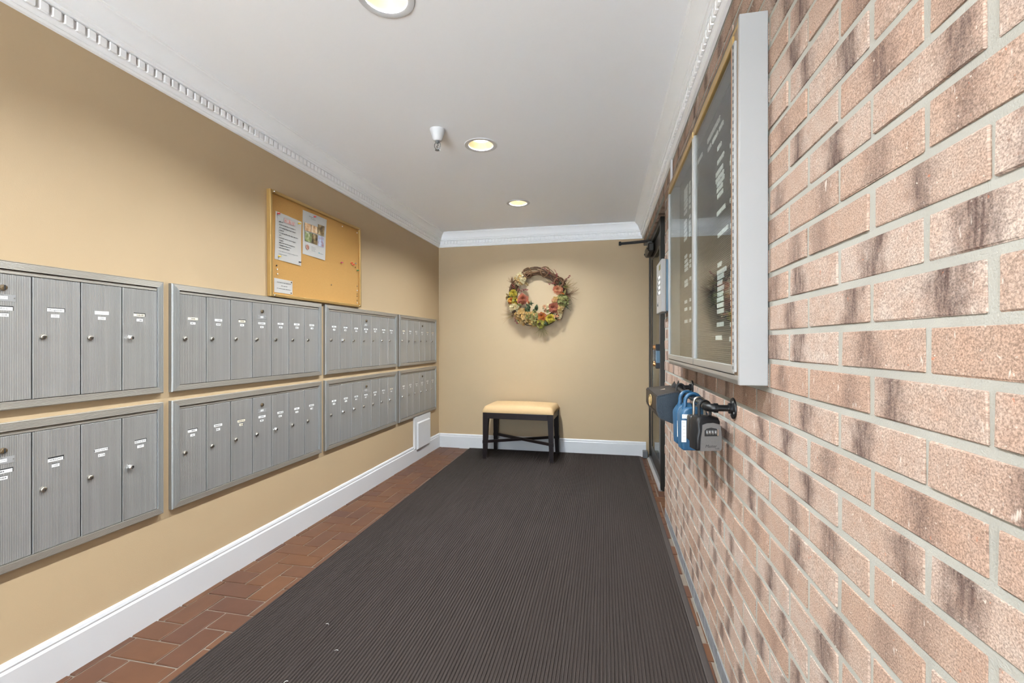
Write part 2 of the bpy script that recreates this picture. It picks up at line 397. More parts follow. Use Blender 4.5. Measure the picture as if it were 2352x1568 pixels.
_txt = {}
def text_mesh(s, size):
    """flat letters as a mesh lying in local XY, centred"""
    key = (s, size)
    if key not in _txt:
        cu = bpy.data.curves.new('print', 'FONT'); cu.body = s; cu.size = size; cu.align_x = 'CENTER'; cu.align_y = 'CENTER'
        cu.resolution_u = 2
        ob = bpy.data.objects.new('print', cu); C.objects.link(ob)
        dg = bpy.context.evaluated_depsgraph_get()
        _txt[key] = bpy.data.meshes.new_from_object(ob.evaluated_get(dg))
        bpy.data.objects.remove(ob)
    return _txt[key]
FACE_PX = Matrix(((0, 0, 1, 0), (1, 0, 0, 0), (0, 1, 0, 0), (0, 0, 0, 1)))          # text on a surface facing +x, reads towards +y
FACE_NX = Matrix(((0, 0, -1, 0), (-1, 0, 0, 0), (0, 1, 0, 0), (0, 0, 0, 1)))        # facing -x, reads towards -y
FACE_NY = Matrix(((1, 0, 0, 0), (0, 0, -1, 0), (0, 1, 0, 0), (0, 0, 0, 1)))         # facing -y, reads towards +x

# right wall frame: x local = into the brick, y local = along the wall
RW0, RWA = 0.3765, 0.0075
def rw(d, s, z):     # d = distance out of the wall into the hall
    return (RW0 - RWA * s - d, s - RWA * (-d), z)
XL, YB, ZC = -1.8, 4.67, 2.304
YR = -3.6            # glazed entrance behind the camera

# ================================================================= STRUCTURE
struct('wall_left', MB().box(XL - .15, XL, YR, YB + .15, -0.02, ZC + .1), 'wall', 'tan painted wall carrying the mailboxes')
struct('wall_back', MB().box(XL, 0.395, YB, YB + .15, -0.02, ZC + .1), 'wall', 'tan painted end wall behind the bench')
struct('floor', MB().box(XL - .15, 1.9, YR - .1, YB + .3, -0.12, -0.004), 'grout', 'brown tiled floor with grout joints')
floor_o = bpy.data.objects['floor']

# floor tiles: herringbone of 2:1 tiles on a 4-inch grid
PX, PY, X0, Y0 = 0.1007, 0.1035, -1.858, 1.1945
def tile_mesh(w, l):
    b = MB(); b.box(-w / 2, w / 2, -l / 2, l / 2, -0.012, 0.0, 0.0025); me_o = b.build('tile', 'tile'); me = me_o.data
    bpy.data.objects.remove(me_o); return me
g = 0.0065
T_AC, T_AL = tile_mesh(2 * PX - g, PY - g), tile_mesh(PX - g, 2 * PY - g)
def lay_tiles(c_lo, c_hi, k_lo, k_hi, ok):
    for k in range(k_lo, k_hi):
        s = (2 - k) % 4
        for c in range(c_lo, c_hi):
            q = (c - s) % 4
            if q == 0: x, y, me = X0 + (c + 1) * PX, Y0 + (k + .5) * PY, T_AC
            elif q == 2: x, y, me = X0 + (c + .5) * PX, Y0 + (k + 1) * PY, T_AL
            else: continue
            if ok(x, y): inst(me, 'tile', floor_o, (x, y, random.uniform(-.0008, .0008)), (random.uniform(-.004, .004), random.uniform(-.004, .004), random.uniform(-.004, .004)))
lay_tiles(-2, 6, -9, 34, lambda x, y: -1.92 < x < -1.26 and y < 4.70)
lay_tiles(20, 25, 17, 34, lambda x, y: 0.24 < x < 0.62 and 2.95 < y < 4.70)
lay_tiles(21, 23, -9, 17, lambda x, y: 0.28 < x < 0.42 and y < 2.95)

# ceiling with round holes for the downlights
LX, LYS, LR = -0.745, [-3.303, -2.119, -0.935, 0.249, 1.434, 2.623, 3.773], 0.078
b = MB(); hs = 0.13; cx0, cx1 = XL - .15, 1.9
ys = [YR - .1] + [v for y in LYS for v in (y - hs, y + hs)] + [YB + .3]
for i in range(len(ys) - 1):
    y0, y1 = ys[i], ys[i + 1]
    if i % 2 == 0: b.poly([(cx0, y0, ZC), (cx0, y1, ZC), (cx1, y1, ZC), (cx1, y0, ZC)])
    else:
        b.poly([(cx0, y0, ZC), (cx0, y1, ZC), (LX - hs, y1, ZC), (LX - hs, y0, ZC)])
        b.poly([(LX + hs, y0, ZC), (LX + hs, y1, ZC), (cx1, y1, ZC), (cx1, y0, ZC)])
        n = 32; yc = (y0 + y1) / 2
        for j in range(n):
            a0, a1 = 2 * PI * j / n + PI / 4, 2 * PI * (j + 1) / n + PI / 4
            def sq(a):
                c, s = math.cos(a), math.sin(a); k = hs / max(abs(c), abs(s)); return (LX + c * k, yc + s * k, ZC)
            b.poly([(LX + LR * math.cos(a0), yc + LR * math.sin(a0), ZC), sq(a0), sq(a1), (LX + LR * math.cos(a1), yc + LR * math.sin(a1), ZC)])
bmesh.ops.remove_doubles(b.bm, verts=b.bm.verts, dist=1e-5)
bmesh.ops.recalc_face_normals(b.bm, faces=b.bm.faces)
b.box(cx0, cx1, YR - .1, YB + .3, ZC + .16, ZC + .2)
struct('ceiling', b, 'ceil', 'smooth white painted ceiling with recessed lights')

# right wall: mortar body + every brick a piece
RB = thing('wall_right', 'pinkish brown brick wall with pale mortar joints', None, (RW0, 0, 0), RWA, kind='structure')
S_END = 3.05
b = MB(); b.box(0.0020, 0.24, YR, S_END, -0.02, ZC + .1); b.box(0.0020, 0.24, S_END - .01, YB + .1, 2.083, ZC + .1)
b.build('mortar', 'mortar', RB)
BP, BM, BH, BL = 0.06685, 0.2075, 0.0548, 0.1955
BREC = []
for k in range(-19, 17):                      # beds at z = 1.0777 - k * pitch ; brick below bed k
    zt = 1.0777 - k * BP - (BP - BH) / 2; zb = zt - BH
    if zb < -0.03 or zt > 2.20: continue
    ph = 0.634 if k % 2 else 0.537 + 0.004
    n0 = math.floor((-1.0 - ph) / BM)
    for n in range(n0, 22):
        s0 = ph + n * BM + 0.006 + random.uniform(-.003, .003); s1 = s0 + BL
        end = S_END if zt < 2.075 else YB
        if s0 > end - 0.02: continue
        BREC.append((s0, min(s1, end), max(zb, -0.01), zt))
def proj(x, y, z):
    d = -math.sin(YAW) * x + math.cos(YAW) * y
    r = math.cos(YAW) * x + math.sin(YAW) * y
    return (1176 + F_PX * r / d, 788 - F_PX * (z - CAM_H) / d) if d > 0.05 else (9e9, 9e9)
def vis(r):
    s0, s1, z0, z1 = r
    if s0 > 1.17 and s1 < 2.36 and z0 > 1.05 and z1 < 1.93: return 0
    (u0, v0), (u1, v1), (_, v2) = proj(*rw(0, s0, z0)), proj(*rw(0, s1, z0)), proj(*rw(0, s0, z1))
    if u0 > 9000 or u1 > 2352 or v2 > 1568 or v0 < -40: return 0
    return (u0 - u1) * abs(v0 - v2)
BREC.sort(key=vis, reverse=True)
def brick_mesh(l, h, seed):
    rnd = random.Random(seed); b = MB(); b.box(-0.0, 0.03, 0, l, 0, h, 0.0013)
    for v in b.bm.verts: v.co += Vector((rnd.uniform(-.0006, .0008), rnd.uniform(-.0012, .0012), rnd.uniform(-.001, .001)))
    uvl = b.bm.loops.layers.uv.new('UVMap')
    for f in b.bm.faces:
        for lp in f.loops: lp[uvl].uv = (lp.vert.co.y + lp.vert.co.x, lp.vert.co.z)
    o = b.build('brick', 'brick'); me = o.data; bpy.data.objects.remove(o); return me
B_STD = [brick_mesh(BL, BH, i) for i in range(10)]
def brick_obj(r, i):
    s0, s1, z0, z1 = r
    me = B_STD[i % 10] if s1 - s0 > BL - .001 and z1 - z0 > BH - .001 else brick_mesh(s1 - s0, z1 - z0, i)
    return me, (random.uniform(-.0008, .0005), s0, z0), (0, random.uniform(-.004, .004), random.uniform(-.003, .003))
for i, r in enumerate(BREC[:300]):
    me, loc, rot = brick_obj(r, i); o = inst(me, 'brick', RB, loc, rot)
    if r[2] < 0.02: o.material_slots[0].link = 'OBJECT'; o.material_slots[0].material = M['brick_grey']      # grey bottom course
b = MB(); rl = b.bm.faces.layers.float.new('rnd')
for i, r in enumerate(BREC[300:]):
    me, loc, rot = brick_obj(r, i); n0 = len(b.bm.faces)
    b.mesh_of(me, Matrix.Translation(loc) @ Euler(rot).to_matrix().to_4x4())
    b.bm.faces.ensure_lookup_table(); q = random.random() * 3
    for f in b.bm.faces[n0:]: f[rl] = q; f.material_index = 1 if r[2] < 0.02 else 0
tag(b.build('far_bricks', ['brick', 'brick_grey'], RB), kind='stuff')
# soffit bricks of the door lintel
for i in range(8):
    y0 = S_END + .02 + i * BM
    if y0 + BL > YB + .02: break
    o = inst(B_STD[i % 10], 'soffit_brick', RB, (0.004, y0, 2.0835), (0, -PI / 2, 0), (1, 1, 1.6)); o.location = (0.105, y0, 2.078); o.rotation_euler = (0, PI / 2 + PI, 0)

# baseboards
def base_prof(t): return [(0, -.01), (t, -.01), (t, .118), (t * .72, .126), (t * .8, .132), (t * .62, .142), (t * .3, .147), (0, .147)]
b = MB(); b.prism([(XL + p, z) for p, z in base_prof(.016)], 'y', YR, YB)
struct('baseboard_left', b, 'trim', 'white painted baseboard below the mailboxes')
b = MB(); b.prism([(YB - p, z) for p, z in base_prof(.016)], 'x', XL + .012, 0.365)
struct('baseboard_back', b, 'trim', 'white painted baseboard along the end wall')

# crown moulding with dentils
CP = [(0, 2.1545), (.011, 2.157), (.013, 2.166), (.011, 2.169), (.015, 2.172), (.019, 2.180), (.019, 2.184), (.0195, 2.2175), (.033, 2.2195), (.034, 2.226), (.040, 2.229),
      (.041, 2.237), (.047, 2.241), (.050, 2.252), (.056, 2.267), (.066, 2.281), (.078, 2.291), (.083, 2.293), (.084, 2.299), (.090, 2.301), (.091, 2.306), (0, 2.306)]
dm = MB(); dm.box(0, .0115, -.0127, .0127, 0, .031, .0022); _o = dm.build('dentil', 'crown'); DENT = _o.data; bpy.data.objects.remove(_o)
DP = 0.0347
def crown(name, f, l0, l1, rot, label):
    """f(p, t) -> xy on the plan; l0/l1 give run limits as function of p (mitres)"""
    b = MB(); A = []; B = []
    for p, z in CP:
        a, c = f(p, l0(p)), f(p, l1(p)); A.append(b.bm.verts.new((*a, z))); B.append(b.bm.verts.new((*c, z)))
    n = len(CP)
    fs = [b.bm.faces.new((A[i], B[i], B[(i + 1) % n], A[(i + 1) % n])) for i in range(n)] + [b.bm.faces.new(A), b.bm.faces.new(B[::-1])]
    bmesh.ops.recalc_face_normals(b.bm, faces=fs)
    o = struct(name, b, 'crown', label, 35)
    t = l0(.03) + DP
    lim = l1(.03) - .016
    while t < lim:
        inst(DENT, 'dentil', o, (*f(.019, t), 2.1855), (0, 0, rot)); t += DP
crown('trim_1', lambda p, t: (XL + p, t), lambda p: -0.2, lambda p: YB - p, 0, 'white dentil crown moulding above the mailboxes')
crown('trim_2', lambda p, t: (t, YB - p), lambda p: XL + p, lambda p: rw(p, YB - p, 0)[0], -PI / 2, 'white dentil crown moulding across the end wall')
crown('trim_3', lambda p, t: rw(p, t, 0)[:2], lambda p: -0.2, lambda p: YB - p, PI + RWA, 'white dentil crown moulding above the brick wall')

# glazed entrance behind the camera and the pavement outside
W1 = thing('window_1', 'aluminium entrance front with open doors behind the camera', None, (0, YR, 0), kind='structure')
for x in (-1.78, -0.72, 0.34): MB().box(x - .02, x + .02, -.03, .03, -.004, ZC).build('mullion', 'bronze', W1)
for z in (0.03, 2.26): MB().box(XL, .39, -.03, .03, z - .04, z + .04).build('frame_rail', 'bronze', W1)
# its two door leaves stand open outwards: the openings are clear
for x, sg in ((-1.76, 1), (.32, -1)):
    lf = MB().box(x - .02, x + .02, -1.0, -.04, .02, 2.22).box(x - .021, x + .021, -.92, -.12, .16, 2.1, mi=1).build('door_leaf', ['bronze', 'grey_metal'], W1)
struct('ground_outside', MB().box(-8, 8, -12, YR - .1, -.14, -.03), mat('pavement', (0.44, 0.46, 0.48), 0.9, var=.1), 'pale pavement outside the entrance')
# closed dark passage behind the glass door
b = MB(); b.box(1.8, 1.9, 2.5, YB + .3, -.05, ZC + .1); b.box(.6, 1.9, 2.5, 2.6, -.05, ZC + .1); b.box(.37, 1.9, YB + .15, YB + .3, -.05, ZC + .1); b.box(.395, 1.85, YB + .02, YB + .16, -.05, ZC + .1)
struct('wall_passage', b, 'wall', 'walls of the unlit passage behind the glass door')

# ================================================================= DOOR
DR = thing('door_1', 'dark bronze framed glass door in the brick wall', None, rw(0, 3.6, 0), RWA, kind='structure')
# local: x into wall, y from 3.6 to the end wall (1.06)
def dpart(name, m, *a, bev=.002): return MB().box(*a, bev).build(name, m, DR)
dpart('jamb', 'bronze', .038, .10, .0, .045, .0, 2.08)
dpart('jamb', 'bronze', .050, .10, 1.015, 1.062, .0, 2.08)
dpart('head', 'bronze', .038, .10, .0, 1.06, 2.03, 2.08)
dpart('threshold', 'alu_white', .026, .052, .0, 1.02, -.002, .012)
dpart('sill_ramp', 'grey_metal', .050, .075, .02, 1.02, -.002, .026)
dpart('stile', 'bronze', .060, .10, .05, .235, .03, 2.025)
dpart('stile', 'bronze', .060, .10, .855, 1.01, .03, 2.025)
dpart('bottom_rail', 'bronze', .060, .10, .235, .855, .03, .155)
dpart('top_rail', 'bronze', .060, .10, .235, .855, 1.90, 2.025)
dpart('glass_pane', 'door_glass', .064, .070, .235, .855, .155, 1.90, bev=0)
dpart('sidelight_frame', 'bronze', .075, .11, -.545, -.001, .0, 2.08)
dpart('glazing_bead', 'grey_metal', .056, .0605, .228, .242, .15, 1.905, bev=0)
dpart('pivot_block', 'grey_metal', -.012, .034, .975, 1.055, .006, .07, bev=.004)
lk = dpart('lock_case', 'black', .012, .060, .07, .125, .925, 1.113, bev=.003)
MB().box(.013, .0605, .0688, .072, .968, 1.062, .0005).build('face_band', 'steel_blue', lk)
for z in (1.09, .955): MB().lathe([(0, -.018), (.010, -.018), (.014, -.014), (.016, -.004), (.016, .0)], 16, 'x', (.012, .12, z)).build('cylinder', 'copper', lk, 40)
MB().box(-.006, .012, .112, .13, .975, 1.07, .004).build('lever', 'chrome', lk)
cl = dpart('door_closer', 'bronze', .0, .058, .60, .93, 1.935, 2.015, bev=.012)
MB().lathe([(0, .0), (.026, .0), (.028, .004), (.028, .022), (.022, .028)], 20, 'z', (.03, .70, 2.012)).build('pinion', 'grey_metal', cl, 40)
for y in (.62, .91): MB().lathe([(0, -.008), (.007, -.007), (.010, 0)], 14, 'x', (.0, y, 1.965)).build('screw_cap', 'black', cl, 40)
MB().tube([(.03, .70, 2.045), (-.11, .76, 2.047), (-.235, .80, 2.05)], [.008, .007, .007], 8).build('arm', 'black', cl, 40)
MB().tube([(-.235, .80, 2.062), (-.12, .78, 2.064), (.05, .74, 2.066)], [.006, .006, .006], 8).build('arm', 'black', cl, 40)
MB().lathe([(0, -.012), (.011, -.012), (.012, 0), (.011, .024), (0, .026)], 14, 'z', (-.235, .80, 2.05)).build('arm_knuckle', 'black', cl, 40)

# ================================================================= MAILBOX BANKS
MZ0, MH = (0.916, 0.424), 0.455
DW = 0.1365
lockprof = [(0.0, .0085), (.0045, .0088), (.0072, .0078), (.0086, .0055), (.0092, .001), (.0092, 0)]
_l = MB(); _l.lathe(lockprof, 18, 'x'); _l.box(.0076, .0093, -.0009, .0009, -.005, .001, mi=1); _o = _l.build('lock', ['nickel', 'gap'], None, 40); LOCK = _o.data; bpy.data.objects.remove(_o)
_l = MB(); _l.lathe([(0, .013), (.006, .0125), (.0085, .010), (.0095, .004), (.0095, 0)], 18, 'x'); _l.box(.0118, .0135, -.0009, .0009, -.005, .002, mi=1); _o = _l.build('lock', ['chrome', 'gap'], None, 40); LOCK2 = _o.data; bpy.data.objects.remove(_o)
_l = MB(); _l.lathe(lockprof, 18, 'x'); _l.box(.006, .0096, -.0018, .0018, -.007, .007, mi=1); _o = _l.build('master_lock', ['brass', 'gap'], None, 40); MLOCK = _o.data; bpy.data.objects.remove(_o)
def scribble(b, yc, z, w, h, x, rnd, mi):
    y = yc - w / 2
    while y < yc + w / 2:
        l = rnd.uniform(.0015, .004); hh = h * rnd.uniform(.4, 1)
        b.box(x, x + .0003, y, y + l * .6, z - hh / 2, z + hh / 2, mi=mi); y += l
def card(name, parent, yc, zc, w, h, x, txt=None, rnd=None, slot=0, old=False, size=None, shift=0):
    b = MB()
    b.box(x, x + .0006, yc - w / 2, yc + w / 2, zc - h / 2, zc + h / 2, mi=0)
    if slot: b.box(x, x + .0007, yc - w / 2, yc + w / 2, zc + h / 2, zc + h / 2 + slot, mi=2)
    if slot > .002: b.box(x, x + .0007, yc + w / 2, yc + w / 2 + .002, zc - h / 2, zc + h / 2 + slot, mi=2)
    if txt:
        for i, t in enumerate(txt.split('|')):
            n = txt.count('|') + 1
            b.mesh_of(text_mesh(t, size or h * .85 / n), Matrix.Translation((x + .0009, yc + shift, zc + (n - 1) * h * .25 - i * h * .5)) @ FACE_PX, 1)
    elif rnd: scribble(b, yc + rnd.uniform(-.004, .004), zc, w * rnd.uniform(.35, .8), h * .5, x + .0006, rnd, 1)
    return b.build(name, ['card_old' if old else 'card', 'ink', 'gap'], parent)
TXT = {(0, 0, 3): ('HULL', '204'), (0, 0, 4): ('Kingsmith', '205'), (0, 0, 5): ('T. Clark|A. Allen', '206'), (0, 0, 6): (None, None),
       (0, 1, 3): (None, None), (0, 1, 4): ('WRIGHT', '105'), (0, 1, 5): ('ROSS-GATES', '# 106'), (0, 1, 6): ('BEEGHEIM', '107')}
def mailbox_bank(ci, ri, y0, y1, n, inner0, label):
    rnd = random.Random(ci * 10 + ri)
    t = thing('mailbox_bank', label, 'mailboxes', (XL, y0, MZ0[ri]), 0, 'wall mounted mailbox banks')
    L, H, fw, th = y1 - y0, MH, .030, .020
    i0, i1, j0, j1 = inner0 - y0, inner0 - y0 + n * DW, .026, H - .026
    # four mitred rails, sloping edge outside
    def rail(name, m, q):       # q: outer edge a->b, inner edge c<-d in (y,z)
        (a, bb, c, d) = q; bld = MB(); o1 = .0025
        def mid(p, r, k): return (p[0] + (r[0] - p[0]) * k, p[1] + (r[1] - p[1]) * k)
        loopA = [(0.0, *a), (th - .004, *a), (th, *mid(a, d, .12)), (th, *d), (0.002, *d)]
        loopB = [(0.0, *bb), (th - .004, *bb), (th, *mid(bb, c, .12)), (th, *c), (0.002, *c)]
        A = [bld.bm.verts.new(p) for p in loopA]; B = [bld.bm.verts.new(p) for p in loopB]
        fs = [bld.bm.faces.new((A[k], B[k], B[(k + 1) % 5], A[(k + 1) % 5])) for k in range(5)] + [bld.bm.faces.new(A), bld.bm.faces.new(B[::-1])]
        bmesh.ops.recalc_face_normals(bld.bm, faces=fs); bld.build(name, m, t)
    O = [(0, 0), (L, 0), (L, H), (0, H)]; I = [(i0, j0), (i1, j0), (i1, j1), (i0, j1)]
    rail('frame_rail', 'alu_lie', (O[0], O[1], I[1], I[0])); rail('frame_rail', 'alu_lie', (O[3], O[2], I[2], I[3]))
    rail('frame_stile', 'alu_up', (O[0], O[3], I[3], I[0])); rail('frame_stile', 'alu_up', (O[1], O[2], I[2], I[1]))
    MB().box(.002, .006, i0, i1, j0, j1).build('recess_back', 'gap', t)
    MB().box(.006, .0145, i0 + .001, i1 - .001, j1 - .0135, j1 - .0015, .001).build('header_strip', 'alu_lie', t)
    dz0, dz1 = j0 + .0015, j1 - .0155
    for k in range(n):
        a = i0 + k * DW; master = (k == 3)
        d = MB().box(.006, .0145, a + .0012, a + DW - .0012, dz0, dz1, .0012).build('door', 'alu_door', t)
        # bright folded edge at the hinge side
        MB().box(.006, .0158, a + .0012, a + .0036, dz0, dz1).build('edge_strip', 'alu', d)
        lx = .0145
        zl = 0.224 + rnd.uniform(-.001, .001)
        shiny = rnd.random() < .22 or (ci, ri, k) == (0, 1, 6)
        inst(LOCK2 if shiny else LOCK, 'lock', d, (lx, a + .0285, zl), (rnd.uniform(-.3, .3), 0, 0))
        nm, nu = TXT.get((ci, ri, k), (None, None))
        zz = .3125 + rnd.uniform(-.002, .002); yc = a + .066 + rnd.uniform(-.003, .003)
        if master:
            zz = .309
            inst(MLOCK, 'master_lock', d, (lx, a + .0655, .372))
            p = MB(); p.box(lx, lx + .0008, yc - .030, yc + .030, .331, .352, .0003)
            p.box(lx + .0006, lx + .0011, yc - .010, yc + .010, .3375, .3465, mi=1)
            for yy in (-.026, .026): p.lathe([(0, .0012), (.0016, .001), (.0018, 0)], 8, 'x', (lx + .0006, yc + yy, .3415), mi=3)
            if ci < 2:
                p.mesh_of(text_mesh('BOMMER', .0046), Matrix.Translation((lx + .0014, yc, .342)) @ FACE_PX, 2)
                p.mesh_of(text_mesh('U.S. MAIL', .0036), Matrix.Translation((lx + .0011, yc - .006, .3492)) @ FACE_PX, 2)
            else: p.box(lx + .001, lx + .0014, yc - .008, yc + .008, .340, .344, mi=2)
            p.build('maker_plate', ['alu_white', 'card', 'ink', 'nickel'], d)
        if ci == 3: w1, w2 = .040, .018
        else: w1, w2 = .046 + rnd.uniform(-.006, .004), .024 + rnd.uniform(-.003, .002)
        slot = rnd.choice([0, 0, .0012, .003])
        if (ci, ri, k) in ((0, 0, 4),): slot = .0022
        if (ci, ri, k) == (0, 1, 4): slot = .0045
        card('name_card', d, yc, zz, w1, .0105 if not (nm and '|' in nm) else .012, lx, nm, rnd, slot, old=rnd.random() < .12 or (ci, ri, k) == (1, 1, 2))
        card('number_card', d, yc + rnd.uniform(-.002, .002), zz - .0195, w2, .0100, lx, nu, rnd, rnd.choice([0, 0, .0015]), old=(ci, ri, k) == (1, 1, 2), size=.0085)
    return t
POS = ['nearest the camera', 'second from the camera', 'third from the camera', 'farthest, beside the end wall']
for ri, row in enumerate(('upper', 'lower')):
    mailbox_bank(0, ri, .520, 1.529, 7, 1.504 - 7 * .1365 + .0005, '%s row aluminium mailbox bank %s, cut off by the left edge' % (row, POS[0]))
    mailbox_bank(1, ri, 1.565, 2.580, 7, 1.598, '%s row aluminium mailbox bank with seven doors, %s' % (row, POS[1]))
    mailbox_bank(2, ri, 2.620, 3.643, 7, 2.653, '%s row aluminium mailbox bank with seven doors, %s' % (row, POS[2]))
    mailbox_bank(3, ri, 3.680, 4.556, 6, 3.708, '%s row aluminium mailbox bank with six doors, %s' % (row, POS[3]))

# ================================================================= DIRECTORY CABINET
CS0, CS1, CZ0, CZ1, CD = 1.166, 2.374, 1.020, 1.900, .0627
DC = thing('directory_cabinet', 'aluminium glass-fronted directory board of white letters on the brick wall', 'directory board', rw(0.0012, CS0, CZ0), RWA)
CL, CH = CS1 - CS0, CZ1 - CZ0
def cpart(name, m, x0, x1, y0, y1, z0, z1, bev=.0012, parent=DC): return MB().box(x0, x1, y0, y1, z0, z1, bev).build(name, m, parent)
cpart('back_panel', 'alu_dull', -.006, 0, .002, CL - .002, .002, CH - .002)
cpart('letter_board', 'felt', -.012, -.006, .012, CL - .012, .012, CH - .012, 0)
cpart('side', 'alu_white', -CD, 0, 0, .012, 0, CH); cpart('side', 'alu_white', -CD, 0, CL - .010, CL, 0, CH)
cpart('bottom', 'alu_dull', -CD, 0, .012, CL - .010, 0, .012); cpart('top', 'alu_dull', -CD, 0, .012, CL - .010, CH - .012, CH)
cpart('front_lip', 'alu_dull', -CD, -CD + .006, .012, CL - .010, .0, .022); cpart('front_lip', 'gold', -CD, -CD + .006, .012, CL - .010, CH - .022, CH)  # top lip is plain aluminium, its warm reflection painted gold
cpart('front_lip', 'bronze_lip', -CD, -CD + .006, .012, .045, .022, CH - .022)
mid = 1.724 - CS0
for nm, a, c in (('near', .042, mid - .004), ('far', mid + .004, CL - .006)):
    d = thing('pane_frame', None, None); d.parent = DC; del d
    d = MB()
    fw = .016; z0, z1 = .024, CH - .024; x0, x1 = -CD - .004, -CD + .008
    d.box(x0, x1, a, c, z0, z0 + .022, .0015); d.box(x0, x1, a, c, z1 - .022, z1, .0015, mi=1)
    d.box(x0, x1, a, a + fw, z0 + .022, z1 - .022, .0015, mi=(2 if nm == 'near' else 0)); d.box(x0, x1, c - fw, c, z0 + .022, z1 - .022, .0015, mi=3)
    o = d.build('glass_door', ['alu_dull', 'gold', 'copper', 'alu_white'], DC)  # gold top rail: warm reflection painted on aluminium
    MB().box(-CD + .001, -CD + .004, a + fw - .002, c - fw + .002, z0 + .020, z1 - .020).build('pane', 'glass', o)
for o in [q for q in C.objects if q.name.startswith('pane_frame')]: bpy.data.objects.remove(o)
# piano hinge at the near end
h = MB().box(-CD - .0062, -CD, .0195, .0405, .03, CH - .05, .001).build('piano_hinge', 'alu_white', DC)
hb = MB(); z = .036; i = 0
while z < CH - .06:
    hb.box(-CD - .0066, -CD - .006, .0275, .0325, z, z + .0080); z += .0166
tag(hb.build('hinge_knuckle_gaps', 'gap', h), kind='stuff')
# rows of letters
def bcoord(u, v, d=.0135):
    du = u - 1176; X = -math.sin(YAW) * F_PX + math.cos(YAW) * du; Y = math.cos(YAW) * F_PX + math.sin(YAW) * du
    r = X / Y; s = (RW0 - d) / (r + RWA); return s, CAM_H + (788 - v) / Y * s
rows = [(1626, 331, 1655, 270, .016), (1637, 332, 1650, 305, .0138), (1653, 302, 1663, 280, .0138), (1627, 350, 1634.5, 334.5, .0138), (1598, 388, 1613.6, 350, .0138), (1649, 348, 1659, 325, .0138),
        (1649, 380, 1664, 353, .0138), (1645, 409, 1661, 384, .0138), (1645, 424, 1664, 394, .0138), (1648, 432, 1665, 408, .0138), (1648, 445, 1660, 429, .0138), (1649, 458, 1663, 442, .0138),
        (1648, 497.7, 1667.5, 477, .0138), (1650, 546.8, 1673, 527, .0138), (1649.4, 615, 1657.8, 610.5, .0138), (1648.6, 632.7, 1670, 620.4, .0138), (1649, 644, 1664, 638, .0138), (1649, 656.7, 1660, 652.6, .0138),
        (1649, 670, 1665, 663.3, .0138), (1649, 682.4, 1661.6, 677.8, .0138), (1648, 694.7, 1662.3, 690.8, .0138), (1648.2, 707.7, 1663, 703.8, .0138), (1648.6, 720.7, 1663, 717.6, .0138), (1648.2, 750.5, 1663, 749, .0138), (1644.8, 780.4, 1659.3, 780.4, .0138)]
nums = [(1682, 299), (1681, 332), (1682, 358), (1681, 372), (1682, 385), (1682, 399), (1681, 414), (1681, 459), (1682, 517), (1683, 590), (1682.6, 612), (1682.6, 627), (1682.6, 640), (1682.6, 655), (1682.6, 668), (1682.6, 683), (1682.5, 697), (1682.5, 712), (1681, 745.5), (1680, 779)]
for y in (275, 365, 430, 500, 610, 720, 850, 1085, 1190, 1300, 1415, 1520): rows.append((1572.3, 420 + y / 11.2, 1579 + random.uniform(-1, 1.5), 420 + y / 11.2 - 8, .0138))
for y in (230, 300, 365, 425, 600, 655, 900, 1010, 1190): rows.append((1573.3, 560 + y / 6.535, 1580 + random.uniform(-1.5, 1.5), 560 + y / 6.535 - 4, .0138))
for y in (20, 130, 230, 380, 480, 620, 870, 1020, 1130, 1230, 1340): nums.append((1585, 420 + y / 11.2))
for y in (180, 260, 330, 520, 840, 970, 1150): nums.append((1586, 560 + y / 6.535))
# strokes of the plastic letters: upright bars with cross bars at different heights
GL = [[(0, .25, 0, 1), (.25, .8, 0, .2), (.25, .8, .8, 1), (.25, .65, .42, .58)], [(0, .25, 0, 1), (.6, .85, 0, 1), (.25, .6, .42, .6)], [(.3, .55, 0, 1), (0, .85, .8, 1)], [(0, .25, 0, 1), (.25, .8, 0, .2)],
      [(.3, .55, 0, 1)], [(0, .25, 0, 1), (.6, .85, 0, 1), (.25, .6, .8, 1), (.25, .6, 0, .2)], [(0, .25, 0, 1), (.6, .85, .45, 1), (.25, .6, .8, 1), (.25, .85, .40, .58)]]
rg = random.Random(3)
def letters(b, s0, s1, z, h):
    w = h * .72; s = s0
    while s - w > s1 - w * .6:
        for (a, c, e, f) in rg.choice(GL): b.box(-.0150, -.0122, s - c * w, s - a * w, z + e * h, z + f * h)
        s -= w * 1.06
for (u0, v0, u1, v1, h) in rows:
    s0, z = bcoord(u0, v0); s1, _ = bcoord(u1, v1)
    b = MB(); letters(b, s0 - CS0, s1 - CS0, z - CZ0, h); b.build('letter_row', 'letter', DC)
for (u, v) in nums:
    s, z = bcoord(u, v); b = MB(); letters(b, s - CS0 + .012, s - CS0 - .016, z - CZ0 - .006, .0138); b.build('letter_row', 'letter', DC)

# raceway from the crown down towards the intercom
o = MB().box(-.012, 0, -.008, .008, 0, .70, .002).build('cable_raceway', 'trim'); o.location = rw(.001, 2.70, 1.455); o.rotation_euler = (0, 0, RWA)
tag(o, 'thin white cable raceway running up the brick behind the directory', 'raceway')

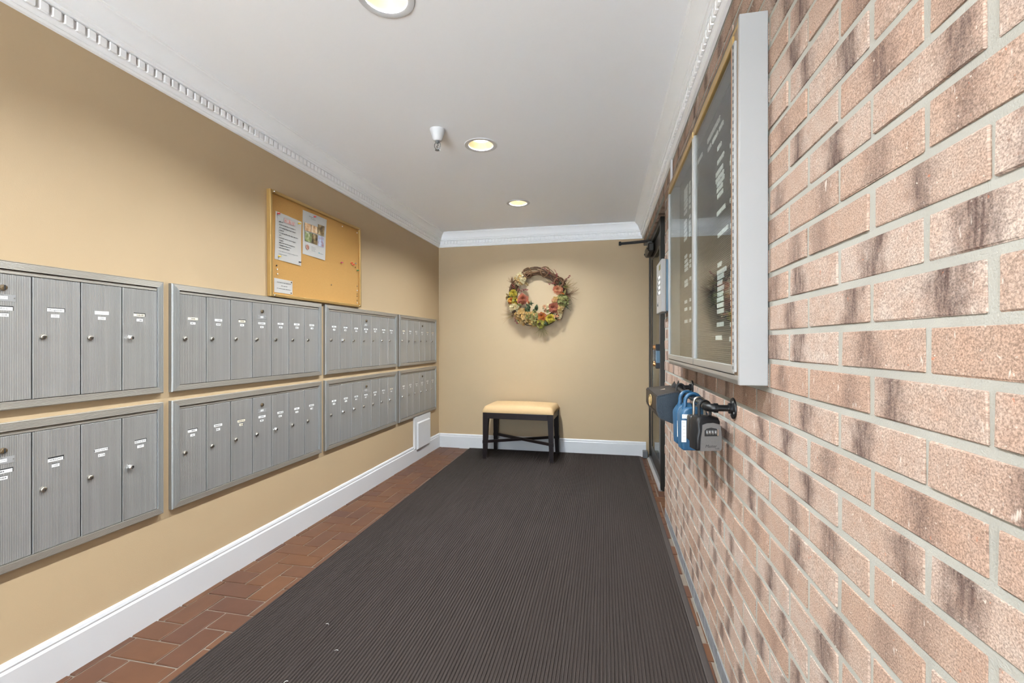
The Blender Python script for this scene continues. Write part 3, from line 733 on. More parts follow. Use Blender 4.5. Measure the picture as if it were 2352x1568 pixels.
# ================================================================= INTERCOM
IC = thing('intercom_panel', 'white keypad intercom beside the door, back box painted with a bluish reflection', 'intercom', rw(0.001, 2.75, 1.302), RWA)
MB().box(-.028, 0, .004, .246, .004, .303, .002).build('back_box', 'steel_blue', IC)  # blue-grey colour stands in for a bluish reflection on the side
MB().box(-.0545, -.028, 0, .25, 0, .307, .003).build('cover', 'alu_white', IC)
MB().box(-.0552, -.0545, .045, .115, .252, .283, 0).build('display', 'olive', IC)
for r in range(4):
    for c in range(3): MB().box(-.0575, -.0545, .055 + c * .045, .085 + c * .045, .11 + r * .030, .128 + r * .030, .002).build('key', 'grey_metal' if c == 2 else 'card', IC)
MB().lathe([(0, -.003), (.007, -.003), (.008, 0)], 12, 'x', (-.0545, .17, .050)).build('call_button', 'black', IC, 40)
MB().box(-.0555, -.0545, .15, .19, .060, .066).build('label_plate', 'ink_grey', IC)

# ================================================================= PIPE RAIL + LOCKBOXES
PS0, PS1, PZ, PD = 1.461, 2.114, .926, .072
PR = thing('pipe_rail', 'black iron pipe rail with two wall flanges holding the lockboxes', 'pipe rail', rw(0, PS0, PZ), RWA)
PLn = PS1 - PS0
for y in (0, PLn):
    fl = MB().lathe([(0, -.014), (.0155, -.014), (.0155, -.006), (.020, -.005), (.0305, -.0045), (.0315, -.003), (.0315, .0)], 28, 'x', (0, y, 0)).build('flange', 'iron', PR, 35)
    for a in range(4): MB().lathe([(0, -.0075), (.003, -.007), (.0038, -.0045)], 8, 'x', (0, y + .0235 * math.cos(a * PI / 2 + .5), .0235 * math.sin(a * PI / 2 + .5))).build('screw', 'grey_metal', fl, 40)
    s = 1 if y == 0 else -1
    MB().tube([(-.008, y, 0), (-PD + .018, y, 0)], .0098, 16).build('stub', 'iron', PR, 40)
    e = MB(); pth = [(-PD + .020 - .020 * math.sin(q), y + s * .020 * (1 - math.cos(q)), 0) for q in [k * PI / 16 for k in range(9)]]
    e.tube(pth, .0125, 16); e.lathe([(.0145, -.005), (.0145, .005)], 16, 'x', (-PD + .022, y, 0)); e.lathe([(.0145, -.005), (.0145, .005)], 16, 'y', (-PD, y + s * .022, 0))
    e.build('elbow', 'iron', PR, 50)
MB().tube([(-PD, .018, 0), (-PD, PLn - .018, 0)], .0098, 16).build('pipe', 'iron', PR, 40)

def shackle(w, h, r, y=0.0, n=10):
    return [(-w, y, 0), (-w, y, h - w)] + [(-w * math.cos(k * PI / n), y, h - w + w * math.sin(k * PI / n)) for k in range(1, n)] + [(w, y, h - w), (w, y, 0)]
def rounded(w0, w1, h, r, n=5):
    """rounded trapezoid outline, bottom half-width w0, top w1, from z=0 to h"""
    c = [(-w0, 0), (w0, 0), (w1, h), (-w1, h)]; out = []
    for i in range(4):
        p, q, t = Vector(c[i - 1]), Vector(c[i]), Vector(c[(i + 1) % 4])
        a = q + (p - q).normalized() * r; b_ = q + (t - q).normalized() * r
        for k in range(n + 1):
            f = k / n; out.append(tuple((1 - f) ** 2 * a + 2 * f * (1 - f) * q + f * f * b_))
    return out
def soft_prism(mb, outline, y0, y1, inset, mi=0, steps=3):
    """prism along y with rounded front and back edges"""
    cx = sum(p[0] for p in outline) / len(outline); cz = sum(p[1] for p in outline) / len(outline)
    rings = []
    for k in range(steps + 1):
        a = k / steps * PI / 2; rings.append((y0 + inset * (1 - math.sin(a)), inset * (1 - math.cos(PI / 2 - a)) if False else inset * (1 - math.sin(a)) ** 1.0 * .9))
    ys = [(y0 + inset * (1 - math.cos(k / steps * PI / 2)), inset * (1 - math.sin(k / steps * PI / 2))) for k in range(steps + 1)]
    ys = ys + [(y1 - (y - y0), i) for y, i in ys[::-1]]
    R = []
    for y, ins in ys:
        ring = []
        for p in outline:
            v = Vector((p[0] - cx, p[1] - cz)); l = v.length; v = v * max(0.05, (l - ins) / l)
            ring.append(mb.bm.verts.new((cx + v.x, y, cz + v.y)))
        R.append(ring)
    n = len(outline); fs = [mb.bm.faces.new(R[0]), mb.bm.faces.new(R[-1][::-1])]
    for A, B in zip(R[:-1], R[1:]):
        for j in range(n): fs.append(mb.bm.faces.new((A[j], B[j], B[(j + 1) % n], A[(j + 1) % n])))
    for f in fs: f.material_index = mi
    bmesh.ops.recalc_face_normals(mb.bm, faces=fs); return mb

# shackle inside top touches the pipe top: z_top_inner = PZ + .0098
# 1 silver-faced combination lock (nearest)
b_h, sh = .104, .050
LZ = PZ + .0098 - (b_h + sh - .0045 - .0045)
t = thing('key_lock_box', 'black and silver combination key lockbox, nearest on the pipe rail', 'lockbox', rw(PD, 1.508, LZ), RWA + .24, 'lockboxes on the pipe rail')
b = MB(); ol = [(-.040, .004), (-.034, 0), (.034, .0), (.040, .006), (.040, .04), (.0365, .062), (.0375, .090), (.031, .102), (.010, b_h), (-.010, b_h), (-.031, .102), (-.0375, .090), (-.0365, .062), (-.0405, .04)]
soft_prism(b, ol, -.030, .024, .010); b.build('body', 'vinyl', t, 50)
b = MB(); ol2 = [(-.028, .002), (.0345, .003), (.0375, .010), (.037, .05), (.034, .074), (.031, .082), (.012, .087), (-.008, .086), (-.0215, .081), (-.0225, .060), (-.026, .040)]
b.prism(ol2, 'y', -.0345, -.027); fp = b.build('face_plate', 'silver', t)
b = MB(); b.prism([(-.016, .047), (.026, .047), (.026, .064), (.020, .070), (.004, .073), (-.010, .070), (-.016, .064)], 'y', -.0350, -.033); b.build('dial_window', 'gap', fp)
for k in range(4): MB().lathe([(0, -.0038), (.0075, -.0038), (.0085, -.002), (.0085, .002), (.0075, .0038), (0, .0038)], 12, 'x', (-.008 + k * .0088, -.0305, .059)).build('number_wheel', 'silver', fp, 30)
MB().box(.023, .027, -.0362, -.0345, .048, .068, .0006).build('slide_latch', 'chrome', fp)
b = MB(); b.mesh_of(text_mesh('Master', .0125), Matrix.Translation((.004, -.0349, .0165)) @ FACE_NY @ Matrix(((1, .25, 0, 0), (0, 1, 0, 0), (0, 0, 1, 0), (0, 0, 0, 1))))
b.mesh_of(text_mesh('Lock', .0062), Matrix.Translation((.023, -.0349, .0095)) @ FACE_NY); b.build('printed_name', 'ink', fp)
MB().tube([(x, y, z + b_h - .004) for x, y, z in shackle(.0175, sh, .0045)], .0045, 10).build('shackle', 'vinyl', t, 50)
# 2 black lock behind it
LZ2 = PZ + .0098 - (.085 + .060 - .0045 - .004)
t = thing('key_lock_box', 'small all-black key lockbox with chrome shackle behind the silver-faced one', 'lockbox', rw(PD, 1.592, LZ2), RWA + .05, 'lockboxes on the pipe rail')
b = MB(); soft_prism(b, rounded(.036, .034, .085, .010), -.022, .020, .005); b.build('body', 'black', t, 50)
MB().box(-.030, .030, -.0245, -.021, .01, .070, .003).build('shutter', 'gap', t)
for k in range(4): MB().lathe([(0, -.003), (.006, -.003), (.006, .003), (0, .003)], 10, 'x', (-.015 + k * .010, -.018, .080)).build('number_wheel', 'grey_metal', t, 30)
MB().tube([(x, y, z + .083) for x, y, z in shackle(.017, .060, .004)], .004, 10).build('shackle', 'nickel', t, 50)
# 3,4 blue lockboxes
def blue_box(s, label, tags, hgt=.150, tilt=0.0, drop=0):
    z0 = PZ + .0098 - (hgt + .038)
    t = thing('realty_lock_box', label, 'lockbox', rw(PD, s, z0 - drop), RWA + tilt, 'lockboxes on the pipe rail')
    b = MB(); ol = [(-.044, .004), (-.038, 0), (.038, 0), (.044, .004), (.048, .115), (.046, .124), (.034, .142), (.020, hgt), (-.020, hgt), (-.034, .142), (-.046, .124), (-.048, .115)]
    soft_prism(b, ol, -.030, .026, .006); b.build('body', 'blue', t, 50)
    MB().prism([(-.022, .004), (.022, .004), (.026, .108), (-.026, .108)], 'y', -.0315, -.029).build('front_panel', 'blue', t)
    w = .026; pth = [(-w - .004, 0, hgt - .012), (-w, 0, hgt + .006)] + [(-w * math.cos(k * PI / 10), 0, hgt + .0185 + .0255 * math.sin(k * PI / 10)) for k in range(11)] + [(w, 0, hgt + .006), (w + .004, 0, hgt - .012)]
    MB().tube(pth, [.0085, .0072] + [.0068] * 11 + [.0072, .0085], 12).build('shackle', 'blue', t, 50)
    for (x0, x1, za, zb, n) in tags:
        p = MB(); p.box(x0, x1, -.0325, -.0317, za, zb, mi=0)
        rr = random.Random(int(s * 100)); 
        for q in range(n):
            zz = zb - (q + .7) * (zb - za) / (n + .3); x = x0 + .003
            while x < x1 - .004:
                l = rr.uniform(.001, .003); p.box(x, x + l * .7, -.0330, -.0325, zz - .0007, zz + .0007 * rr.random() + .0003, mi=1); x += l + .001
        p.build('handwritten_tag', ['card', 'ink'], t)
blue_box(1.700, 'bright blue lockbox with handwritten paper tags behind the black ones', [(-.045, .044, .112, .126, 2), (-.047, -.031, .030, .105, 6)], tilt=.10)
blue_box(1.812, 'bright blue lockbox with scuffed front, middle of the pipe rail', [(-.0455, -.043, .03, .09, 2)], tilt=.12, drop=.004)
# 5 large dark lockbox with angled hood
t = thing('large_lock_box', 'large black lockbox with painted brown and blue reflections and gold emblem, nearest the door', 'lockbox', rw(PD, 1.94, PZ - .115), RWA, 'lockboxes on the pipe rail')
near = [(-.098, .030), (-.086, .002), (-.030, -.020), (.012, -.020), (.012, .116), (-.030, .112), (-.098, .095)]
far = [(-.124, .045), (-.105, .015), (-.030, -.004), (.012, -.004), (.012, .122), (-.030, .124), (-.124, .112)]
b = MB(); b.prism(near, 'y', -.002, .17, 0, far); o = b.build('body', 'brownbox', t)
bmesh_tmp = bmesh.new(); bmesh_tmp.from_mesh(o.data); bmesh.ops.bevel(bmesh_tmp, geom=list(bmesh_tmp.edges), offset=.004, segments=2, affect='EDGES'); bmesh_tmp.to_mesh(o.data); bmesh_tmp.free()
b = MB(); b.prism([(x * .955 - .002, z * .94 + .0025) for x, z in near], 'y', -.006, .002); o2 = b.build('daylit_end_face', 'navy', t)  # navy plate paints the daylight reflected off the near end
bmesh_tmp = bmesh.new(); bmesh_tmp.from_mesh(o2.data); bmesh.ops.bevel(bmesh_tmp, geom=list(bmesh_tmp.edges), offset=.003, segments=2, affect='EDGES'); bmesh_tmp.to_mesh(o2.data); bmesh_tmp.free()
em = MB(); em.lathe([(.0, -.0030), (.010, -.0030), (.011, -.0016), (.020, -.0016), (.021, -.003), (.024, -.003), (.025, 0)], 24, 'x')
for k in range(8): em.box(-.0028, -.0014, -.0015 + .0155 * math.cos(k * PI / 4), .0015 + .0155 * math.cos(k * PI / 4), -.0015 + .0155 * math.sin(k * PI / 4), .0015 + .0155 * math.sin(k * PI / 4))
o3 = em.build('emblem', 'straw', t, 30); o3.location = (-.1125, .085, .067); o3.rotation_euler = (0, .0, .15)
o3 = MB().box(-.012, .012, -.009, .009, 0, .001).build('label', 'card_old', t); o3.location = (-.065, .09, .1125); o3.rotation_euler = (0, -.18, 0)
MB().prism([(-.030, .10), (.008, .10), (.006, .150), (-.003, .128), (-.012, .146), (-.026, .120)], 'y', .10, .125).build('jagged_piece', 'brownbox', t)  # jagged brown piece standing above the box
MB().tube([(x, .03 + y, z + .108) for x, y, z in shackle(.016, .034, .004)], .004, 10).build('shackle', 'black', t, 50)

# ================================================================= CORK BOARD + NOTICES
by0, by1, bz0, bz1 = 2.127, 3.044, 1.374, 1.952
BT = thing('cork_board', 'gold framed cork notice board above the mailboxes', 'notice board', (XL, by0, bz0)); BT.rotation_euler = (.010, 0, 0)
bw, bh, bt = by1 - by0, bz1 - bz0, .025
MB().box(.001, .011, .01, bw - .01, .01, bh - .01).build('cork_panel', 'cork', BT)
for (a, c, e, f) in ((0, .016, 0, bh), (bw - .016, bw, 0, bh), (.016, bw - .016, 0, .016), (.016, bw - .016, bh - .016, bh)):
    MB().box(.0005, bt, a, c, e, f, .0025, 2).build('frame_rail', 'gold', BT)
for (a, c) in ((.03, .008), (.03, bh - .008), (bw - .02, .012), (bw - .02, bh - .012)): MB().lathe([(0, .0035), (.003, .003), (.0045, 0)], 10, 'x', (bt, a, c)).build('screw', 'chrome', BT, 40)
CX = XL + .0122
def sheet(name, label, quad, mats, curl=.003, n=10):
    """paper pinned to the cork: quad = tl, tr, br, bl in (y, z); wavy"""
    tl, tr, br, bl = [Vector(q) for q in quad]; org = bl
    t = thing(name, label, 'paper', (CX, bl.x, bl.y), 0, 'papers pinned to the cork board')
    b = MB(); G = []
    for i in range(n + 1):
        row = []
        for j in range(n + 1):
            u, v = i / n, j / n
            p = (bl * (1 - u) + br * u) * (1 - v) + (tl * (1 - u) + tr * u) * v - org
            row.append(b.bm.verts.new((.0008 + curl * (math.sin(u * PI) ** 2 * .6 + (1 - v) ** 2 * u * .8 + .25 * math.sin(v * 6 + u)), p.x, p.y)))
        G.append(row)
    fs = [b.bm.faces.new((G[i][j], G[i + 1][j], G[i + 1][j + 1], G[i][j + 1])) for i in range(n) for j in range(n)]
    bmesh.ops.solidify(b.bm, geom=fs, thickness=-.0003)
    b.build('sheet', 'card', t, 60)
    return t, org
def on(b, org, quad, x, mi=0): b.poly([(x, y - org.x, z - org.y) for y, z in quad], mi)
def lines(t, org, items, x, m='ink_grey', seed=1, h=.0035):
    rr = random.Random(seed); b = MB()
    for (y0, z, y1) in items:
        y = y0
        while y < y1:
            l = rr.uniform(.004, .012); hh = h * rr.uniform(.6, 1)
            b.box(x, x + .0002, y - org.x, min(y + l, y1) - org.x, z - org.y - hh / 2, z - org.y + hh / 2); y += l + .003
    b.build('print', m, t)
t, og = sheet('notice', 'white printed notice with red banner, leftmost sheet on the cork board', [(2.176, 1.847), (2.391, 1.842), (2.384, 1.579), (2.168, 1.582)], None)
b = MB(); on(b, og, [(2.238, 1.826), (2.331, 1.822), (2.331, 1.801), (2.238, 1.800)], .0048); b.build('banner', 'banner', t)
lines(t, og, [(2.20, 1.796, 2.228), (2.20, 1.780, 2.335), (2.20, 1.763, 2.335), (2.20, 1.748, 2.235), (2.20, 1.734, 2.355), (2.20, 1.720, 2.214), (2.20, 1.706, 2.335), (2.20, 1.692, 2.232), (2.20, 1.679, 2.330), (2.20, 1.665, 2.296), (2.20, 1.651, 2.282)], .0050, 'ink', 2, .0042)
lines(t, og, [(2.195, 1.632, 2.355), (2.195, 1.616, 2.262)], .0050, 'ink_grey', 4, .003)
t, og = sheet('flyer', 'white flyer with a grid of colour photographs on the cork board', [(2.403, 1.918), (2.640, 1.921), (2.618, 1.653), (2.401, 1.655)], None)
for nm, m, q in (('photo', 'ph1', [(2.416, 1.846), (2.473, 1.847), (2.473, 1.801), (2.416, 1.799)]), ('photo', 'ph1', [(2.477, 1.847), (2.537, 1.847), (2.537, 1.803), (2.477, 1.801)]), ('photo', 'ph2', [(2.542, 1.868), (2.611, 1.870), (2.605, 1.804), (2.542, 1.806)]),
                 ('photo', 'ph3', [(2.418, 1.794), (2.482, 1.796), (2.482, 1.735), (2.418, 1.737)]), ('photo', 'ph2', [(2.482, 1.796), (2.537, 1.798), (2.537, 1.733), (2.482, 1.735)]), ('photo', 'ph4', [(2.542, 1.797), (2.602, 1.797), (2.600, 1.731), (2.542, 1.732)])):
    b = MB(); on(b, og, q, .0050); b.build(nm, m, t)
b = MB(); b.lathe([(0, .0052), (.0155, .0050)], 24, 'x', (0, 2.442 - og.x, 1.702 - og.y)); b.build('portrait', 'skin', t)
lines(t, og, [(2.455, 1.894, 2.505), (2.475, 1.884, 2.520)], .0050, 'ink_grey', 5, .003)
lines(t, og, [(2.48, 1.713, 2.515), (2.48, 1.705, 2.52), (2.48, 1.697, 2.515), (2.48, 1.689, 2.522)], .0050, 'ink_grey', 6, .0018)
lines(t, og, [(2.548, 1.688, 2.562)], .0050, 'teal', 8, .008); lines(t, og, [(2.565, 1.686, 2.595)], .0050, 'ink_grey', 9, .004)
t, og = sheet('notice_card', 'small white card with three typed lines at the foot of the cork board', [(2.165, 1.478), (2.313, 1.478), (2.311, 1.401), (2.165, 1.400)], None, curl=.001)
lines(t, og, [(2.186, 1.458, 2.296), (2.218, 1.440, 2.27), (2.184, 1.424, 2.294)], .0022, 'ink', 7, .0035)
def pin(y, z, col, label, x=CX + .002, tilt=.3, group='push pins in the cork board'):
    b = MB(); b.lathe([(0, -.004), (.0012, -.003), (.0012, 0), (.0048, .0005), (.0050, .002), (.0026, .0045), (.0028, .009), (.0046, .0115), (.0046, .0125), (0, .0130)], 12, 'x')
    o = b.build('push_pin', col, None, 40); o.location = (x, y, z); o.rotation_euler = (0, tilt * .3, tilt)
    tag(o, label, 'push pin', group)
def tack(y, z, col, label):
    b = MB(); b.lathe([(0, -.004), (.001, -.003), (.001, 0), (.0046, .0003), (.0042, .0016), (.0022, .0026), (0, .003)], 12, 'x')
    o = b.build('thumb_tack', col, None, 40); o.location = (CX + .0015, y, z); tag(o, label, 'thumb tack', 'thumb tacks in the cork board')
pin(2.190, 1.837, 'pin_red', 'red push pin in the top left corner of the leftmost notice'); pin(2.363, 1.826, 'pin_yellow', 'yellow push pin at the top right of the leftmost notice')
pin(2.197, 1.602, 'pin_yellow', 'yellow push pin at the bottom left of the leftmost notice'); pin(2.367, 1.599, 'pin_black', 'black push pin at the bottom right of the leftmost notice')
pin(2.507, 1.905, 'pin_red', 'red push pin at the top of the photo flyer'); pin(2.800, 1.672, 'pin_pink', 'dark pink push pin alone on the bare cork')
pin(2.925, 1.690, 'pin_red', 'red push pin, left one of the pair near the right frame'); pin(2.945, 1.682, 'pin_red', 'red push pin, right one of the pair near the right frame')
pin(3.003, 1.650, 'pin_green', 'green push pin beside the right frame of the cork board'); tack(2.985, 1.697, 'pin_blue', 'pale blue tack beside the right frame of the cork board')
tack(2.982, 1.668, 'brass', 'brown tack just above the green push pin')
tack(2.183, 1.548, 'pin_black', 'black tack below the leftmost notice'); tack(2.190, 1.503, 'pin_white', 'clear white tack above the small typed card'); tack(2.187, 1.528, 'pin_white', 'clear white tack just under the black tack')
tack(2.690, 1.505, 'brass', 'brown tack alone low on the bare cork'); tack(2.815, 1.922, 'pin_white', 'clear white tack near the top frame of the cork board'); tack(3.002, 1.922, 'pin_white', 'clear white tack in the top right corner of the cork board')
tack(2.302, 1.470, 'brass', 'brown tack at the top right of the typed card'); tack(2.300, 1.408, 'brass', 'brown tack at the bottom right of the typed card')
for z, c in ((1.535, 'brass'), (1.503, 'pin_white'), (1.478, 'brass'), (1.462, 'brass'), (1.432, 'brass'), (1.413, 'pin_white')): tack(3.004, z, c, '%s of six small tacks low along the cork board right frame' % {1.535: 'topmost', 1.503: 'second from top', 1.478: 'third from top', 1.462: 'fourth from top', 1.432: 'fifth from top', 1.413: 'lowest'}[z])

# ================================================================= ACCESS PANEL
t = thing('access_panel', 'white wall register cover above the baseboard near the corner', 'wall panel', (XL, 4.00, .12))
MB().box(.0005, .020, 0, .385, 0, .30, .002).build('backplate', 'trim', t)
p = MB(); p.prism([(.045, -.012), (.345, -.012), (.345, .245), (.045, .245)], 'x', .020, .032, 0, [(.055, -.004), (.338, -.004), (.338, .234), (.055, .234)]); p.build('raised_cover', 'trim', t)

# ================================================================= BENCH
BX0, BX1, BY0, BY1 = -1.172, -.492, 4.205, 4.62
BN = thing('bench', 'dark wood bench with cream padded seat against the end wall', 'bench', ((BX0 + BX1) / 2, (BY0 + BY1) / 2, 0.0035), -.030)
hw, hd = (BX1 - BX0) / 2, (BY1 - BY0) / 2
def leg(sx, sy):
    b = MB(); t = .026; tb = .017
    zs = [(0.008, tb, .004), (.012, tb, .004), (.395, t, 0), (.452, t, 0)]
    R = []
    for z, w, off in zs:
        cx = sx * (hw - t - off * 1.0); cy = sy * (hd - t)
        # outer faces stay plumb, inner faces taper
        ox, oy = sx * hw, sy * hd
        R.append([b.bm.verts.new((x, y, z)) for x, y in ((ox, oy), (ox - sx * 2 * w, oy), (ox - sx * 2 * w, oy - sy * 2 * w), (ox, oy - sy * 2 * w))])
    fs = [b.bm.faces.new(R[0]), b.bm.faces.new(R[-1])]
    for A, B in zip(R[:-1], R[1:]):
        for j in range(4): fs.append(b.bm.faces.new((A[j], A[(j + 1) % 4], B[(j + 1) % 4], B[j])))
    bmesh.ops.recalc_face_normals(b.bm, faces=fs)
    z0 = .155 if sy < 0 else .155
    w = .021
    b.box(min(sx * (hw + .003), sx * (hw - 2 * w)), max(sx * (hw + .003), sx * (hw - 2 * w)), min(sy * (hd + .003), sy * (hd - 2 * w)), max(sy * (hd + .003), sy * (hd - 2 * w)), z0, z0 + .032, .002)
    b.build('leg', 'espresso', BN)
for sx in (-1, 1):
    for sy in (-1, 1): leg(sx, sy)
for sy in (-1, 1): MB().box(-hw + .05, hw - .05, sy * (hd - .006) - .010, sy * (hd - .006) + .010 if sy < 0 else hd - .004, .397, .452, .002).build('apron', 'espresso', BN)
for sx in (-1, 1): MB().box(min(sx * (hw - .004), sx * (hw - .024)), max(sx * (hw - .004), sx * (hw - .024)), -hd + .05, hd - .05, .397, .452, .002).build('apron', 'espresso', BN)
def bar(p, q, w, h):
    b = MB(); p, q = Vector(p), Vector(q); d = (q - p).normalized(); n = Vector((-d.y, d.x, 0)) * w / 2; u = Vector((0, 0, h / 2))
    A = [b.bm.verts.new(v) for v in (p - n - u, p + n - u, p + n + u, p - n + u)]; B = [b.bm.verts.new(v) for v in (q - n - u, q + n - u, q + n + u, q - n + u)]
    fs = [b.bm.faces.new(A), b.bm.faces.new(B[::-1])] + [b.bm.faces.new((A[i], B[i], B[(i + 1) % 4], A[(i + 1) % 4])) for i in range(4)]
    bmesh.ops.recalc_face_normals(b.bm, faces=fs); return b
bar((-hw + .02, -hd + .02, .171), (hw - .02, hd - .02, .171), .022, .024).build('stretcher', 'espresso', BN)
bar((-hw + .02, hd - .02, .1715), (hw - .02, -hd + .02, .1715), .022, .024).build('stretcher', 'espresso', BN)
b = MB(); nx, ny = 20, 14; G = []                 # padded seat: crowned top, rounded edges
def pad(u, v):
    e = min(1, max(0, (1 - abs(u)) / .10)); f = min(1, max(0, (1 - abs(v)) / .16))
    return .052 * math.sqrt(1 - (1 - e) ** 2) * math.sqrt(1 - (1 - f) ** 2) + .020 * (1 - u * u) * (1 - v * v)
def spread(k, n): q = -1 + 2 * k / n; return math.sin(q * PI / 2) * .55 + q * .45
for i in range(nx + 1):
    G.append([b.bm.verts.new((spread(i, nx) * (hw + .004), spread(j, ny) * (hd + .004), .4525 + .012 + pad(spread(i, nx), spread(j, ny)))) for j in range(ny + 1)])
fs = [b.bm.faces.new((G[i][j], G[i + 1][j], G[i + 1][j + 1], G[i][j + 1])) for i in range(nx) for j in range(ny)]
rim = [G[i][0] for i in range(nx + 1)] + [G[nx][j] for j in range(1, ny + 1)] + [G[i][ny] for i in range(nx - 1, -1, -1)] + [G[0][j] for j in range(ny - 1, 0, -1)]
low = [b.bm.verts.new((v.co.x * .992, v.co.y * .99, .4525)) for v in rim]
for i in range(len(rim)): fs.append(b.bm.faces.new((rim[i], low[i], low[(i + 1) % len(rim)], rim[(i + 1) % len(rim)])))
fs.append(b.bm.faces.new(low)); bmesh.ops.recalc_face_normals(b.bm, faces=fs)
b.build('cushion', 'fabric', BN, 80)

# ================================================================= MAT
MT = thing('ribbed_mat', 'dark brown ribbed carpet runner covering the hall floor', 'floor mat', (0, 0, 0), .0085)
mx0, mx1, my0, my1, rp = -1.405, .358, -1.0, 4.652, .01285
b = MB(); prof = [(mx0, .0)]; x = mx0
prof += [(mx0, .004), (mx0 + .003, .006)]
x = mx0 + .003
while x + rp < mx1 - .022:
    prof += [(x + .0016, .0048), (x + .0034, .0088), (x + .0060, .0102), (x + rp - .0034, .0098), (x + rp - .0014, .0052)]; x += rp
prof.append((x, .0048)); prof.append((x, 0))
segs = [my0 + (my1 - my0) * k / 40 for k in range(41)]
rr = random.Random(5); R = []
for y in segs:
    dy = rr.uniform(-.0007, .0007)
    R.append([b.bm.verts.new((px + dy, y, pz + (rr.uniform(-.0006, .0006) if pz > .0045 else 0))) for px, pz in prof])
for A, B in zip(R[:-1], R[1:]):
    for j in range(len(prof) - 1): b.bm.faces.new((A[j], B[j], B[j + 1], A[j + 1]))
b.bm.faces.new(R[0]); b.bm.faces.new(R[-1][::-1]); bmesh.ops.recalc_face_normals(b.bm, faces=b.bm.faces)
b.build('pile', 'carpet', MT)
b = MB(); b.prism([(x + .0002, 0), (mx1, 0), (mx1, .0025), (mx1 - .006, .0050), (x + .004, .0075), (x + .0002, .0070)], 'y', my0, my1); b.build('rubber_edge', 'rubber', MT)
# bits of lint
for i, (lx, ly, a, lb) in enumerate(((-1.088, 1.602, .3, 'small curl of white lint on the mat near the tiles'), (-1.03, 1.30, 1.4, 'small white thread on the mat at the lower left'), (-.96, 1.47, .9, 'tiny white lint fleck on the mat, middle one'))):
    b = MB(); b.tube([(.010 * math.cos(q), .008 * math.sin(q * 1.3), .0005 + .0005 * q) for q in (0, .6, 1.2, 1.8)], .0006, 5); o = b.build('lint', 'card', None, 60)
    o.location = (lx, ly, .0105); o.rotation_euler = (0, 0, a); tag(o, lb, 'lint', 'lint on the mat')

# ================================================================= SPRINKLER
SP = thing('fire_sprinkler', 'white and metal fire sprinkler head hanging from the ceiling', 'sprinkler', (-.927, 2.385, ZC))
MB().lathe([(0, .0), (.043, .0), (.0425, -.004), (.032, -.034), (.030, -.037), (.028, -.048), (.022, -.060), (.019, -.062), (0, -.062)], 28, 'z').build('escutcheon', mat('sprinkler_white', (.62, .62, .62), .5), SP, 35)
MB().lathe([(0, -.058), (.011, -.058), (.012, -.064), (.009, -.072), (.006, -.076), (0, -.076)], 14, 'z').build('body', 'grey_metal', SP, 40)
for s in (-1, 1): MB().tube([(s * .009, 0, -.066), (s * .017, 0, -.080), (s * .018, 0, -.092), (s * .012, 0, -.104), (0, 0, -.112)], .0022, 8).build('frame_arm', 'grey_metal', SP, 40)
MB().tube([(0, 0, -.074), (.004, 0, -.086), (-.006, .002, -.094), (.002, 0, -.100), (0, 0, -.110)], .0022, 8).build('fusible_link', 'grey_metal', SP, 40)
b = MB(); b.lathe([(0, -.111), (.005, -.111), (.006, -.114), (0, -.116)], 12, 'z')
for k in range(10):
    a = k * PI / 5; b.prism([(.004 * math.cos(a - .3), .004 * math.sin(a - .3)), (.014 * math.cos(a - .16), .014 * math.sin(a - .16)), (.014 * math.cos(a + .16), .014 * math.sin(a + .16)), (.004 * math.cos(a + .3), .004 * math.sin(a + .3))], 'z', -.1145, -.1125)
b.build('deflector', 'grey_metal', SP, 30)

# ================================================================= DOWNLIGHTS
def downlight(y, label):
    t = thing('recessed_downlight', label, 'ceiling light', (LX, y, ZC), 0, 'recessed ceiling lights')
    MB().lathe([(LR - .003, .004), (LR - .004, -.002), (LR + .004, -.005), (LR + .018, -.004), (LR + .022, .0)], 40, 'z').build('trim_ring', 'trim', t, 40)
    MB().lathe([(LR - .003, .003), (LR - .006, .010), (LR - .024, .030), (LR - .026, .040)], 40, 'z').build('reflector', 'reflector', t, 60)
    MB().lathe([(0, .024), (.022, .026), (.040, .031), (LR - .025, .037), (LR - .025, .050), (0, .050)], 32, 'z').build('lens', 'lens', t, 60)
    li = bpy.data.lights.new('lamp', 'AREA'); li.shape = 'DISK'; li.size = .06; li.energy = LAMP_W; li.color = (.90, .96, 1.0); li.spread = math.radians(142)
    lo = bpy.data.objects.new('lamp', li); C.objects.link(lo); lo.parent = t; lo.location = (0, 0, .0225)
    return t
for y, lb in zip(LYS, ('recessed ceiling light behind the camera right at the entrance', 'recessed ceiling light behind the camera, second from the entrance', 'recessed ceiling light behind the camera, third from the entrance', 'recessed ceiling light just behind the camera overhead', 'nearest recessed ceiling light, cut off by the top edge', 'middle recessed ceiling light beside the sprinkler', 'farthest recessed ceiling light, close to the end wall')): downlight(y, lb)

